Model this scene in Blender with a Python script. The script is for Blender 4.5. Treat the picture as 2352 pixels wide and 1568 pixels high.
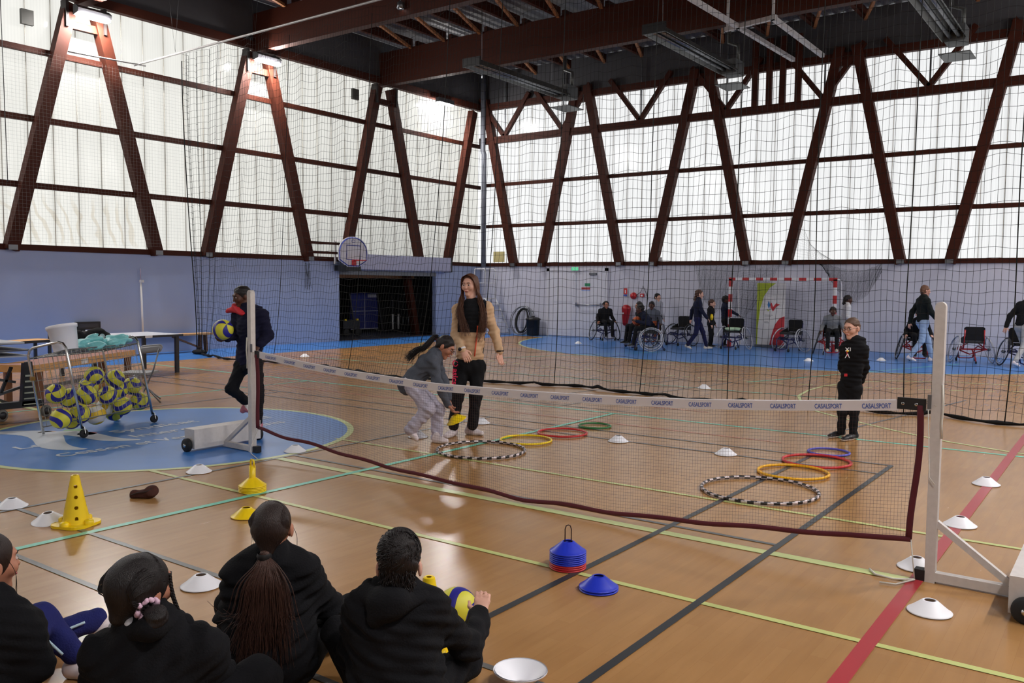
import bpy, math, random
import numpy as np
from mathutils import Matrix, Vector
for o in list(bpy.data.objects): bpy.data.objects.remove(o)
SC = bpy.context.scene
COL = SC.collection
rng = random.Random(7)
nrg = np.random.RandomState(7)

# ------------------------------------------------------------------ camera
FPX, YAW, PIT, ROL, EYE = 1978., 0.62801749, -0.06570428, -0.0085561, 1.65
_f = np.array([-math.sin(YAW)*math.cos(PIT), math.cos(YAW)*math.cos(PIT), math.sin(PIT)])
_r0 = np.array([math.cos(YAW), math.sin(YAW), 0.]); _d0 = np.cross(_f, _r0)
_r = math.cos(ROL)*_r0+math.sin(ROL)*_d0; _d = -math.sin(ROL)*_r0+math.cos(ROL)*_d0
CAM = np.array([0, 0, EYE])
cd = bpy.data.cameras.new('camera'); cam = bpy.data.objects.new('camera', cd); COL.objects.link(cam)
cd.sensor_width = 36.; cd.lens = FPX/2352.*36.; cd.clip_end = 200; cd.clip_start = .05
M = Matrix(((_r[0], -_d[0], -_f[0], 0), (_r[1], -_d[1], -_f[1], 0), (_r[2], -_d[2], -_f[2], EYE), (0, 0, 0, 1)))
cam.matrix_world = M
SC.camera = cam
def ray(u, v): return _r*(u-1176)/FPX+_d*(v-784)/FPX+_f
def fl(u, v, z=0.):
    D = ray(u, v); return CAM+D*((z-EYE)/D[2])
def wxp(u, v, x): D = ray(u, v); return CAM+D*(x/D[0])
def wyp(u, v, y): D = ray(u, v); return CAM+D*(y/D[1])
def ud(u, v, dep): return CAM+ray(u, v)*dep          # measured point at a real distance along the view axis
def depth(p): return float((np.array(p, float)-CAM)@_f)

# ------------------------------------------------------------------ light: overcast day outside, hall lamps inside
W = bpy.data.worlds.new('overcast_sky'); SC.world = W; W.use_nodes = True
W.node_tree.nodes['Background'].inputs[0].default_value = (.97, .98, 1., 1)
W.node_tree.nodes['Background'].inputs[1].default_value = 1.12
SC.view_settings.view_transform = 'Standard'; SC.view_settings.look = 'None'
SC.view_settings.gamma = 1; SC.view_settings.use_curve_mapping = False
SC.view_settings.exposure = 0.0
LAMP = 680.

# ------------------------------------------------------------------ materials
def lin(c): c = c/255.; return c/12.92 if c <= .04045 else ((c+.055)/1.055)**2.4
def S(r, g, b): return (lin(r), lin(g), lin(b), 1)
MATS = {}
def nodes(name):
    m = bpy.data.materials.new(name); m.use_nodes = True
    nt = m.node_tree; b = nt.nodes['Principled BSDF']; return m, nt, b
def mat(name, col, rough=.6, metal=0., spec=.5, var=.12, scale=8., bump=0., bscale=60., coat=0., stretch=None):
    if name in MATS: return MATS[name]
    m, nt, b = nodes(name)
    L = nt.links.new
    tc = nt.nodes.new('ShaderNodeTexCoord'); src = tc.outputs['Object']
    if stretch:
        mp = nt.nodes.new('ShaderNodeMapping'); L(src, mp.inputs[0]); mp.inputs['Scale'].default_value = stretch; src = mp.outputs[0]
    nz = nt.nodes.new('ShaderNodeTexNoise'); nz.inputs['Scale'].default_value = scale; nz.inputs['Detail'].default_value = 4; L(src, nz.inputs['Vector'])
    mx = nt.nodes.new('ShaderNodeMix'); mx.data_type = 'RGBA'
    mx.inputs[6].default_value = tuple(c*(1-var) for c in col[:3])+(1,); mx.inputs[7].default_value = tuple(min(1, c*(1+var)) for c in col[:3])+(1,)
    L(nz.outputs[0], mx.inputs[0]); L(mx.outputs[2], b.inputs['Base Color'])
    b.inputs['Roughness'].default_value = rough; b.inputs['Metallic'].default_value = metal
    b.inputs['Specular IOR Level'].default_value = spec
    if coat: b.inputs['Coat Weight'].default_value = coat; b.inputs['Coat Roughness'].default_value = .15
    if bump:
        n2 = nt.nodes.new('ShaderNodeTexNoise'); n2.inputs['Scale'].default_value = bscale; n2.inputs['Detail'].default_value = 3; L(src, n2.inputs['Vector'])
        bp = nt.nodes.new('ShaderNodeBump'); bp.inputs['Strength'].default_value = bump; bp.inputs['Distance'].default_value = .01
        L(n2.outputs[0], bp.inputs['Height']); L(bp.outputs[0], b.inputs['Normal'])
    MATS[name] = m; return m
def emit(name, col, s):
    if name in MATS: return MATS[name]
    m, nt, b = nodes(name); b.inputs['Base Color'].default_value = col
    b.inputs['Emission Color'].default_value = col; b.inputs['Emission Strength'].default_value = s
    MATS[name] = m; return m
def cloth(name, col, var=.18): return mat(name, col, .92, 0, .25, var, 9, .35, 130)
def wood(name, col, var=.35, st=(30, 30, 2), rough=.55): return mat(name, col, rough, 0, .4, var, 3, .08, 20, stretch=st)
TIMB = mat('stained_timber', S(62, 27, 16), .6, 0, .15, .3, 3, .08, 20, stretch=(14, 14, 14))
BLACK = mat('black_plastic', S(22, 22, 24), .5)
CHROME = mat('chrome', S(205, 205, 205), .22, 1., .5, .05)
STEEL = mat('grey_steel', S(120, 122, 126), .4, .9, .5, .08)
WHITEP = mat('white_paint', S(225, 222, 220), .5, 0, .5, .05)
RUBBER = mat('black_rubber', S(24, 24, 26), .75)

# ------------------------------------------------------------------ mesh builder
class MB:
    def __init__(s): s.v = []; s.f = []; s.m = []; s.n = 0; s.sm = []
    def add(s, v, f, m=0, smooth=False):
        v = np.asarray(v, float).reshape(-1, 3); s.v.append(v)
        n = s.n
        for q in f: s.f.append([int(i)+n for i in q])
        s.m += [m]*len(f); s.sm += [smooth]*len(f); s.n += len(v); return s
    def box(s, lo, hi, m=0):
        x0, y0, z0 = lo; x1, y1, z1 = hi
        v = [(x0,y0,z0),(x1,y0,z0),(x1,y1,z0),(x0,y1,z0),(x0,y0,z1),(x1,y0,z1),(x1,y1,z1),(x0,y1,z1)]
        return s.add(v, [(3,2,1,0),(4,5,6,7),(0,1,5,4),(1,2,6,5),(2,3,7,6),(3,0,4,7)], m)
    def bar(s, a, b, w, h, up=(0, 0, 1), m=0, off=0.):
        a = np.array(a, float); b = np.array(b, float); d = b-a; d /= np.linalg.norm(d)
        up = np.array(up, float); sx = np.cross(d, up)
        if np.linalg.norm(sx) < 1e-6: sx = np.cross(d, (1, 0, 0))
        sx /= np.linalg.norm(sx); uz = np.cross(sx, d)
        v = []
        for p in (a, b):
            for i, j in ((-1,-1),(1,-1),(1,1),(-1,1)): v.append(p+sx*i*w/2+uz*j*h/2)
        return s.add(v, [(3,2,1,0),(4,5,6,7),(0,1,5,4),(1,2,6,5),(2,3,7,6),(3,0,4,7)], m)
    def tube(s, pts, r, n=8, m=0, closed=False, caps=True, smooth=True):
        P = np.array(pts, float); N = len(P)
        rr = np.full(N, r) if np.isscalar(r) else np.array(r, float)
        if closed: T = np.roll(P, -1, 0)-np.roll(P, 1, 0)
        else:
            T = np.empty_like(P); T[1:-1] = P[2:]-P[:-2]; T[0] = P[1]-P[0]; T[-1] = P[-1]-P[-2]
        T /= np.linalg.norm(T, axis=1)[:, None]+1e-12
        ref = np.array([0, 0, 1.]) if abs(T[0][2]) < .9 else np.array([1., 0, 0])
        u = np.cross(ref, T[0]); u /= np.linalg.norm(u); V = []
        for i in range(N):
            u = u-T[i]*(u@T[i]); u /= np.linalg.norm(u)+1e-12; w = np.cross(T[i], u)
            for k in range(n):
                a = 2*math.pi*k/n; V.append(P[i]+rr[i]*(math.cos(a)*u+math.sin(a)*w))
        F = []
        for i in range(N if closed else N-1):
            j = (i+1) % N
            for k in range(n):
                k2 = (k+1) % n; F.append((i*n+k, i*n+k2, j*n+k2, j*n+k))
        s.add(V, F, m, smooth)
        if caps and not closed: s.f += [[s.n-N*n+k for k in range(n)][::-1], [s.n-n+k for k in range(n)]]; s.m += [m, m]; s.sm += [False, False]
        return s
    def lathe(s, prof, c=(0, 0, 0), n=32, m=0, axis=None, smooth=True):
        c = np.array(c, float); V = []; F = []
        if axis is None: ex, ey, ez = np.eye(3)
        else:
            ez = np.array(axis, float); ez /= np.linalg.norm(ez); t = np.array([0, 0, 1.]) if abs(ez[2]) < .9 else np.array([1., 0, 0])
            ex = np.cross(t, ez); ex /= np.linalg.norm(ex); ey = np.cross(ez, ex)
        for (r, z) in prof:
            for k in range(n):
                a = 2*math.pi*k/n; V.append(c+ex*r*math.cos(a)+ey*r*math.sin(a)+ez*z)
        for i in range(len(prof)-1):
            for k in range(n):
                k2 = (k+1) % n; F.append((i*n+k, i*n+k2, (i+1)*n+k2, (i+1)*n+k))
        return s.add(V, F, m, smooth)
    def disc(s, c, r, axis=(0, 0, 1), n=24, m=0):
        return s.lathe([(r, 0), (r*.02, 0)], c, n, m, axis, False)
    def sphere(s, c, r, m=0, nu=20, nv=12, R=None):
        r = np.array([r]*3 if np.isscalar(r) else r, float); V = []; F = []
        for i in range(nv+1):
            th = math.pi*i/nv
            for k in range(nu):
                a = 2*math.pi*k/nu; p = np.array([math.sin(th)*math.cos(a), math.sin(th)*math.sin(a), math.cos(th)])*r
                V.append((R@p if R is not None else p)+np.array(c))
        for i in range(nv):
            for k in range(nu):
                k2 = (k+1) % nu; F.append((i*nu+k, (i+1)*nu+k, (i+1)*nu+k2, i*nu+k2))
        return s.add(V, F, m, True)
    def prism(s, poly, o, ex, ey, t, m=0):
        """extrude a 2-D outline in plane (o, ex, ey) by thickness t along ex x ey"""
        o = np.array(o, float); ex = np.array(ex, float); ey = np.array(ey, float); ez = np.cross(ex, ey)
        a = [o+ex*p[0]+ey*p[1] for p in poly]; n = len(a); V = a+[q+ez*t for q in a]
        F = [list(range(n))[::-1], list(range(n, 2*n))]+[(i, (i+1) % n, n+(i+1) % n, n+i) for i in range(n)]
        return s.add(V, F, m)
    def lines(s, P, r, n=3, m=0):
        """many equal-length threads at once: P (N,M,3)"""
        P = np.asarray(P, float); N, Mm, _ = P.shape
        T = np.empty_like(P); T[:, 1:-1] = P[:, 2:]-P[:, :-2]; T[:, 0] = P[:, 1]-P[:, 0]; T[:, -1] = P[:, -1]-P[:, -2]
        T /= np.linalg.norm(T, axis=2, keepdims=True)+1e-12
        ref = np.where(np.abs(T[..., 2:3]) < .8, np.array([0, 0, 1.]), np.array([0, 1., 0]))
        U = np.cross(ref, T); U /= np.linalg.norm(U, axis=2, keepdims=True)+1e-12; Wv = np.cross(T, U)
        V = np.stack([P+r*(math.cos(2*math.pi*k/n)*U+math.sin(2*math.pi*k/n)*Wv) for k in range(n)], 2)
        idx = np.arange(N*Mm*n).reshape(N, Mm, n); F = []
        for k in range(n):
            k2 = (k+1) % n
            F.append(np.stack([idx[:, :-1, k], idx[:, :-1, k2], idx[:, 1:, k2], idx[:, 1:, k]], -1).reshape(-1, 4))
        F = np.concatenate(F).tolist(); nn = s.n
        s.v.append(V.reshape(-1, 3)); s.f += [[a+nn for a in q] for q in F] if nn else F
        s.m += [m]*len(F); s.sm += [True]*len(F); s.n += N*Mm*n; return s
    def xf(s, Mx=None, t=(0, 0, 0)):
        t = np.array(t, float); s.v = [(v if Mx is None else v@np.array(Mx).T)+t for v in s.v]; return s
    def mesh(s, name, mats):
        me = bpy.data.meshes.new(name); V = np.concatenate(s.v) if s.v else np.zeros((0, 3))
        me.from_pydata(V.tolist(), [], s.f)
        for m in (mats if isinstance(mats, (list, tuple)) else [mats]): me.materials.append(m)
        me.polygons.foreach_set('material_index', s.m); me.polygons.foreach_set('use_smooth', s.sm); me.update(); return me
def rotz(a): c, s = math.cos(a), math.sin(a); return np.array([[c, -s, 0], [s, c, 0], [0, 0, 1.]])
def rotx(a): c, s = math.cos(a), math.sin(a); return np.array([[1., 0, 0], [0, c, -s], [0, s, c]])
def roty(a): c, s = math.cos(a), math.sin(a); return np.array([[c, 0, s], [0, 1., 0], [-s, 0, c]])
def nrm(v): v = np.array(v, float); return v/(np.linalg.norm(v)+1e-12)
def tag(o, label=None, cat=None, group=None, kind=None):
    if label: o['label'] = label
    if cat: o['category'] = cat
    if group: o['group'] = group
    if kind: o['kind'] = kind
    return o
def link(name, me, parent=None):
    o = bpy.data.objects.new(name, me); COL.objects.link(o)
    if parent is not None: o.parent = parent
    return o
def base_of(p):
    b = np.zeros(3)
    while p is not None: b += np.array(p.location); p = p.parent
    return b
def part(name, mb, mats, parent=None, label=None):      # geometry given in the parent's own space
    o = link(name, mb.mesh(name, mats), parent)
    if label: o['label'] = label
    return o
def wpart(name, mb, mats, parent, label=None):           # geometry given in hall coordinates
    mb.xf(t=-base_of(parent)); return part(name, mb, mats, parent, label)
def thing(name, label, cat, loc=(0, 0, 0), rz=0., group=None):
    o = link(name, None); o.location = tuple(float(a) for a in loc); o.rotation_euler = (0, 0, rz); o.empty_display_size = .1
    return tag(o, label, cat, group)
def solo(name, mb, mats, label, cat, group=None):        # a thing that is one mesh, origin at its base
    V = np.concatenate(mb.v); b = np.array([(V[:, 0].min()+V[:, 0].max())/2, (V[:, 1].min()+V[:, 1].max())/2, V[:, 2].min()])
    mb.xf(t=-b); o = link(name, mb.mesh(name, mats)); o.location = tuple(b); return tag(o, label, cat, group)
def struct(name, mb, mats, parent=None):
    o = link(name, mb.mesh(name, mats), parent)
    if parent is None: o['kind'] = 'structure'
    return o
def copy_tree(o, parent=None):
    c = o.copy(); COL.objects.link(c); c.parent = parent
    for ch in list(o.children): copy_tree(ch, c)
    return c
def text_mesh(txt, size, ext=0., bold=0.):
    cu = bpy.data.curves.new('lettering', 'FONT'); cu.body = txt; cu.size = size; cu.extrude = ext; cu.align_x = 'LEFT'; cu.offset = bold
    cu.resolution_u = 3
    o = bpy.data.objects.new('lettering', cu); COL.objects.link(o)
    bpy.context.view_layer.update()
    me = bpy.data.meshes.new_from_object(o.evaluated_get(bpy.context.evaluated_depsgraph_get()))
    bpy.data.objects.remove(o); V = np.array([v.co[:] for v in me.vertices]).reshape(-1, 3); F = [list(p.vertices) for p in me.polygons]
    bpy.data.meshes.remove(me); return V, F
def put_text(mb, txt, size, o, ex, ey, m=0, bold=0., fit=None, ext=.0):
    V, F = text_mesh(txt, size, ext, bold); w = V[:, 0].max()-V[:, 0].min(); V[:, 0] -= V[:, 0].min()
    if fit: V[:, 0] *= fit/w
    ex = nrm(ex); ey = nrm(ey); ez = np.cross(ex, ey)
    mb.add(np.array(o)+V[:, :1]*ex+V[:, 1:2]*ey+V[:, 2:3]*ez, F, m); return mb
# ================================================================== the hall
XL, XR, YB, YF, SILL, EAVE, ROOF = -18.5, 2.9, 23.6, -13., 2.27, 7.55, 8.8
def floor_material():
    m, nt, b = nodes('varnished_wood_floor'); L = nt.links.new; N = nt.nodes.new
    tc = N('ShaderNodeTexCoord'); mp = N('ShaderNodeMapping'); L(tc.outputs['Object'], mp.inputs[0]); mp.inputs['Rotation'].default_value = (0, 0, math.pi/2)
    br = N('ShaderNodeTexBrick'); L(mp.outputs[0], br.inputs[0])
    br.inputs['Scale'].default_value = 1; br.inputs['Brick Width'].default_value = .55; br.inputs['Row Height'].default_value = .075
    br.inputs['Mortar Size'].default_value = .0008; br.inputs['Bias'].default_value = 0.; br.offset = .37
    br.inputs['Color1'].default_value = S(179, 135, 85); br.inputs['Color2'].default_value = S(174, 130, 81); br.inputs['Mortar'].default_value = S(167, 124, 76)
    n1 = N('ShaderNodeTexNoise'); mp2 = N('ShaderNodeMapping'); L(tc.outputs['Object'], mp2.inputs[0]); mp2.inputs['Scale'].default_value = (9, 1.1, 1); L(mp2.outputs[0], n1.inputs['Vector']); n1.inputs['Scale'].default_value = 2.2; n1.inputs['Detail'].default_value = 6
    cr = N('ShaderNodeValToRGB'); L(n1.outputs[0], cr.inputs[0]); cr.color_ramp.elements[0].position = .3; cr.color_ramp.elements[0].color = (.9, .885, .87, 1); cr.color_ramp.elements[1].position = .72; cr.color_ramp.elements[1].color = (1.04, 1.03, 1.02, 1)
    mx = N('ShaderNodeMix'); mx.data_type = 'RGBA'; mx.blend_type = 'MULTIPLY'; mx.inputs[0].default_value = .8; L(br.outputs[0], mx.inputs[6]); L(cr.outputs[0], mx.inputs[7])
    n3 = N('ShaderNodeTexNoise'); L(tc.outputs['Object'], n3.inputs['Vector']); n3.inputs['Scale'].default_value = .55; n3.inputs['Detail'].default_value = 3
    c3 = N('ShaderNodeValToRGB'); L(n3.outputs[0], c3.inputs[0]); c3.color_ramp.elements[0].position = .35; c3.color_ramp.elements[0].color = (.86, .84, .8, 1); c3.color_ramp.elements[1].position = .65
    m2 = N('ShaderNodeMix'); m2.data_type = 'RGBA'; m2.blend_type = 'MULTIPLY'; m2.inputs[0].default_value = 1; L(mx.outputs[2], m2.inputs[6]); L(c3.outputs[0], m2.inputs[7])
    L(m2.outputs[2], b.inputs['Base Color'])
    b.inputs['Specular IOR Level'].default_value = .5
    rr = N('ShaderNodeMapRange'); L(n1.outputs[0], rr.inputs[0]); rr.inputs['To Min'].default_value = .2; rr.inputs['To Max'].default_value = .3; L(rr.outputs[0], b.inputs['Roughness'])
    bp = N('ShaderNodeBump'); bp.inputs['Strength'].default_value = .025; bp.inputs['Distance'].default_value = .003; L(n1.outputs[0], bp.inputs['Height']); L(bp.outputs[0], b.inputs['Normal'])
    return m
floor = struct('floor', MB().box((XL-.15, YF-.15, -.12), (XR+.15, YB+.15, 0)), floor_material())
def paint(name, c, v=.1): return mat(name, c, .3, 0, .5, v, 3)
PB, PY, PY2, PT, PK, PR, PW = paint('blue_court_paint', S(58, 120, 194), .14), paint('pale_yellow_line_paint', S(200, 208, 138)), paint('yellow_line_paint', S(196, 200, 124)), paint('teal_line_paint', S(112, 204, 176)), paint('black_line_paint', S(52, 54, 56)), paint('red_line_paint', S(172, 56, 62)), paint('white_floor_paint', S(205, 212, 222))
def strip(x0, y0, x1, y1, w, z, m, name='court_line'):
    d = nrm((x1-x0, y1-y0, 0)); n = np.array([-d[1], d[0], 0])*w/2; a = np.array([x0, y0, z]); b = np.array([x1, y1, z])
    part(name, MB().add([a-n, b-n, b+n, a+n], [(0, 1, 2, 3)]), m, floor)
def pstrip(pts, w, z, m, name='court_line', closed=False, dash=None):
    P = np.array([(p[0], p[1]) for p in pts], float); mb = MB(); n = len(P)
    T = (np.roll(P, -1, 0)-np.roll(P, 1, 0)) if closed else np.gradient(P, axis=0)
    T /= np.linalg.norm(T, axis=1)[:, None]; Nn = np.c_[-T[:, 1], T[:, 0]]*w/2
    A = np.c_[P-Nn, np.full(n, z)]; B = np.c_[P+Nn, np.full(n, z)]; F = []
    for i in range(n if closed else n-1):
        if dash and (i//dash) % 2: continue
        j = (i+1) % n; F.append((i, j, n+j, n+i))
    part(name, mb.add(np.r_[A, B], F), m, floor)
def arcp(cx, cy, r, a0, a1, n=48): return [(cx+r*math.cos(math.radians(a0+(a1-a0)*i/(n-1))), cy+r*math.sin(math.radians(a0+(a1-a0)*i/(n-1)))) for i in range(n)]
Z1, Z2, Z3, Z4, Z5 = .0008, .0016, .0024, .0032, .004
def flat(poly, z, m, name): part(name, MB().add([(p[0], p[1], z) for p in poly], [list(range(len(poly)))]), m, floor)
flat([(XL, YF), (-16.35, YF), (-16.35, YB), (XL, YB)], Z1, PB, 'blue_border')
flat([(-16.35, 22.75), (XR, 22.75), (XR, YB), (-16.35, YB)], Z1, PB, 'blue_border')
DX0, DX1, DY = -9.25, -6.25, 23.3
Dp = arcp(DX0, DY, 6., 180, 270)+arcp(DX1, DY, 6., 270, 360)
flat(Dp, Z2, PB, 'goal_area')
pstrip(Dp, .06, Z3, PY, 'goal_area_line')
D9 = arcp(DX0, DY, 8.75, 195, 270, 60)+[(DX0+i*(DX1-DX0)/20, DY-8.75) for i in range(1, 20)]+arcp(DX1, DY, 8.75, 270, 360, 60)
pstrip(D9, .05, Z2, PY2, 'dashed_line', dash=1)
strip(-8.5, 16.6, -7, 16.6, .05, Z2, PY2)
CC = (-8.49, 5.35)
flat(arcp(*CC, 1.92, 0, 360, 73)[:-1], Z2, PB, 'centre_circle')
pstrip(arcp(*CC, 1.94, 0, 360, 97)[:-1], .07, Z3, PY, 'circle_line', closed=True)
strip(-6.56, 5.2, -.95, 5.2, .085, Z4, PY); strip(XL+2.2, 5.3, -10.43, 5.3, .085, Z4, PY)
strip(-6.95, 4.17, XR, 4.13, .045, Z4, PY2); strip(-6.85, 6.25, XR, 6.27, .045, Z4, PY2)
strip(-5.66, -8, -5.42, 9.7, .06, Z5, PT); strip(-16.2, 9.66, XR, 9.78, .055, Z3, PT); strip(-11.6, -8, -11.3, 9.66, .045, Z3, PT)
strip(-5.42, 14.4, -3.1, 21, .05, Z4, PT); strip(-14.8, 12.9, -3.5, 13.1, .04, Z3, PT); strip(-11.6, 15.6, -9.6, 19.6, .05, Z4, PT)
strip(-.93, -8, -.97, 23.3, .075, Z5, PR)
strip(-12.3, 8.95, -3, 9.02, .035, Z3, paint('faded_red_line_paint', S(196, 120, 96))); strip(-12.3, 10.6, -4.5, 10.6, .035, Z3, MATS['faded_red_line_paint'])
strip(-1.79, 2.34, -1.79, 8.5, .045, Z4+.0004, PK); strip(-2.55, 2.34, -2.53, 8.5, .045, Z4+.0004, PK)
GR = paint('dark_grey_line_paint', S(96, 94, 92))
for y in (2.37, 2.88, 8.05, 8.49): strip(-15.2, y-.02, -1.79, y, .038, Z4+.0002, GR)
strip(-6.48, 5.39, -1.79, 5.39, .038, Z4+.0001, GR); strip(-6.5, 2.37, -6.48, 8.49, .038, Z4+.0003, GR); strip(-10.47, 2.37, -10.47, 8.49, .038, Z4+.0003, GR)
for x in (-7.2, -6.35, -2.75): strip(x, 9.95, x+.75, 14.2, .035, Z3, GR)
strip(-7.2, 9.95, -5.2, 9.95, .035, Z3, GR)
pstrip([(-.4, 9.8), (-.98, 9.97), (-1.58, 10.21), (-2.19, 10.6), (-2.7, 11.), (-3.11, 11.35), (-3.43, 11.65), (-3.81, 12.3), (-4.12, 13.1), (-4.22, 13.9), (-4.2, 14.7), (-4.0, 15.6), (-3.5, 16.3), (-2.6, 16.8), (-1.4, 17.)], .045, Z4, PY)
# the badge and wording painted in the centre circle, reading away from the camera
EXT, EYT = (0, 1, 0), (-1, 0, 0)
def floor_text(t, x, y0, y1, size, bold=.004):
    mb = MB(); put_text(mb, t, size, (x, y0, Z4+.0006), EXT, EYT, 0, bold, fit=y1-y0); part('painted_lettering', mb, PW, floor)
floor_text('Le', -8.78, 3.92, 4.18, .26); floor_text('Syndicat', -8.93, 4.98, 6.02, .27); floor_text('Intercommunal', -8.52, 4.98, 6.75, .27)
floor_text('Cesson et Vert-Saint-Denis', -8.1, 3.98, 6.62, .25)
def blade(pts, m, z=Z4): part('badge_shape', MB().add([(p[0], p[1], z) for p in pts], [list(range(len(pts)))]), m, floor)
def swoosh(x0, y0, x1, y1, w, bend, z):
    a = np.array([x0, y0]); b = np.array([x1, y1]); d = b-a; n = np.array([-d[1], d[0]])
    up = []; dn = []
    for i in range(17):
        t = i/16; c = a+d*t+n*bend*math.sin(math.pi*t*1.7)*.6; ww = w*math.sin(math.pi*min(1, t*.92+.06))**.7
        up.append(c+nrm(np.r_[n, 0])[:2]*ww/2); dn.append(c-nrm(np.r_[n, 0])[:2]*ww/2)
    blade(up+dn[::-1], PW, z)
swoosh(-10.05, 4.1, -8.35, 4.5, .36, .22, Z4); swoosh(-9.62, 4.3, -8.45, 5.05, .28, .2, Z4+.0003)
blade(arcp(-9.55, 4.55, .1, 0, 360, 20), mat('orange_badge_paint', S(214, 150, 60), .35)); blade(arcp(-9.45, 4.8, .12, 0, 360, 20), mat('green_badge_paint', S(74, 150, 74), .35), Z4+.0002); blade(arcp(-9.15, 4.78, .1, 0, 360, 20), mat('pink_badge_paint', S(204, 96, 100), .35), Z4+.0003)

# ---- translucent wall sheets
def sheet_material(name, tint, warm):
    m = bpy.data.materials.new(name); m.use_nodes = True; nt = m.node_tree; nt.nodes.clear(); N = nt.nodes.new; L = nt.links.new
    out = N('ShaderNodeOutputMaterial'); ge = N('ShaderNodeNewGeometry'); tc = N('ShaderNodeTexCoord'); oi = N('ShaderNodeObjectInfo')
    n1 = N('ShaderNodeTexNoise'); mp = N('ShaderNodeMapping'); L(ge.outputs['Position'], mp.inputs[0]); mp.inputs['Scale'].default_value = (6, 6, .5); L(mp.outputs[0], n1.inputs['Vector']); n1.inputs['Scale'].default_value = 1.; n1.inputs['Detail'].default_value = 5
    cr = N('ShaderNodeValToRGB'); L(n1.outputs[0], cr.inputs[0]); e = cr.color_ramp.elements; e[0].position = .25; e[0].color = tuple(a*.92 for a in tint)+(1,); e[1].position = .7; e[1].color = tuple(tint)+(1,)
    rnd = N('ShaderNodeMapRange'); L(oi.outputs['Random'], rnd.inputs[0]); rnd.inputs['To Min'].default_value = .965; rnd.inputs['To Max'].default_value = 1.
    hsv = N('ShaderNodeHueSaturation'); L(cr.outputs[0], hsv.inputs['Color']); L(rnd.outputs[0], hsv.inputs['Value']); col = hsv.outputs[0]
    wv = N('ShaderNodeTexWave'); wv.bands_direction = 'X'; wv.inputs['Scale'].default_value = 5.; wv.inputs['Distortion'].default_value = 0
    L(tc.outputs['Object'], wv.inputs['Vector'])
    rb = N('ShaderNodeMapRange'); L(wv.outputs['Fac'], rb.inputs[0]); rb.inputs['To Min'].default_value = .95; rb.inputs['To Max'].default_value = 1.
    h2 = N('ShaderNodeHueSaturation'); L(col, h2.inputs['Color']); L(rb.outputs[0], h2.inputs['Value']); col = h2.outputs[0]
    if warm:                                                  # weathering and old graffiti on the outer skin
        n2 = N('ShaderNodeTexWave'); n2.wave_type = 'RINGS'; n2.inputs['Scale'].default_value = 1.1; n2.inputs['Distortion'].default_value = 9; n2.inputs['Detail'].default_value = 2; L(ge.outputs['Position'], n2.inputs['Vector'])
        c2 = N('ShaderNodeValToRGB'); L(n2.outputs['Fac'], c2.inputs[0]); c2.color_ramp.elements[0].position = .72; c2.color_ramp.elements[1].position = .9
        sp = N('ShaderNodeSeparateXYZ'); L(ge.outputs['Position'], sp.inputs[0])
        def band(o, a, b_, c, d):
            q = N('ShaderNodeMapRange'); q.interpolation_type = 'SMOOTHSTEP'; L(o, q.inputs[0]); q.inputs['From Min'].default_value = a; q.inputs['From Max'].default_value = b_
            w = N('ShaderNodeMapRange'); w.interpolation_type = 'SMOOTHSTEP'; L(o, w.inputs[0]); w.inputs['From Min'].default_value = d; w.inputs['From Max'].default_value = c
            k = N('ShaderNodeMath'); k.operation = 'MULTIPLY'; L(q.outputs[0], k.inputs[0]); L(w.outputs[0], k.inputs[1]); return k.outputs[0]
        zz = band(sp.outputs['Z'], 2.3, 2.6, 3.1, 3.6); yy = band(sp.outputs['Y'], 7., 8.8, 10.8, 11.4)
        k = N('ShaderNodeMath'); k.operation = 'MULTIPLY'; L(zz, k.inputs[0]); L(yy, k.inputs[1])
        k2 = N('ShaderNodeMath'); k2.operation = 'MULTIPLY'; L(k.outputs[0], k2.inputs[0]); L(c2.outputs[0], k2.inputs[1])
        k3 = N('ShaderNodeMath'); k3.operation = 'MULTIPLY'; L(k2.outputs[0], k3.inputs[0]); k3.inputs[1].default_value = .42
        mx = N('ShaderNodeMix'); mx.data_type = 'RGBA'; L(k3.outputs[0], mx.inputs[0]); L(col, mx.inputs[6]); mx.inputs[7].default_value = (.62, .52, .36, 1); col = mx.outputs[2]
    tr = N('ShaderNodeBsdfTranslucent'); L(col, tr.inputs[0]); df = N('ShaderNodeBsdfDiffuse'); df.inputs[0].default_value = (.7, .7, .68, 1)
    ms = N('ShaderNodeMixShader'); ms.inputs[0].default_value = .07; L(tr.outputs[0], ms.inputs[1]); L(df.outputs[0], ms.inputs[2])
    gl = N('ShaderNodeBsdfGlossy'); gl.inputs['Roughness'].default_value = .15; fr = N('ShaderNodeFresnel'); fr.inputs[0].default_value = 1.35
    m3 = N('ShaderNodeMixShader'); L(fr.outputs[0], m3.inputs[0]); L(ms.outputs[0], m3.inputs[1]); L(gl.outputs[0], m3.inputs[2]); L(m3.outputs[0], out.inputs[0])
    return m
SHL, SHB = sheet_material('weathered_translucent_sheet', (.97, .955, .88), True), sheet_material('clean_translucent_sheet', (1., 1., .985), False)
JOINT = mat('sheet_joint_strip', S(200, 198, 188), .5)
PW_, PZ0, PZ1 = .52, SILL+.06, ROOF
def sheet_mesh(name, m, w):     # one interlocking sheet with folded edges; local x along the wall, +y towards the outside
    mb = MB(); h = PZ1-PZ0
    mb.add([(0, .05, 0), (0, 0, 0), (w, 0, 0), (w, .05, 0), (0, .05, h), (0, 0, h), (w, 0, h), (w, .05, h)], [(0, 1, 5, 4), (1, 2, 6, 5), (2, 3, 7, 6)])
    mb.box((-.006, -.01, 0), (.006, .0, h), 1)
    return mb.mesh(name, [m, JOINT])
WALLP = mat('blue_grey_wall_paint', S(164, 177, 208), .6, 0, .3, .05, 1.5)
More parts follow.
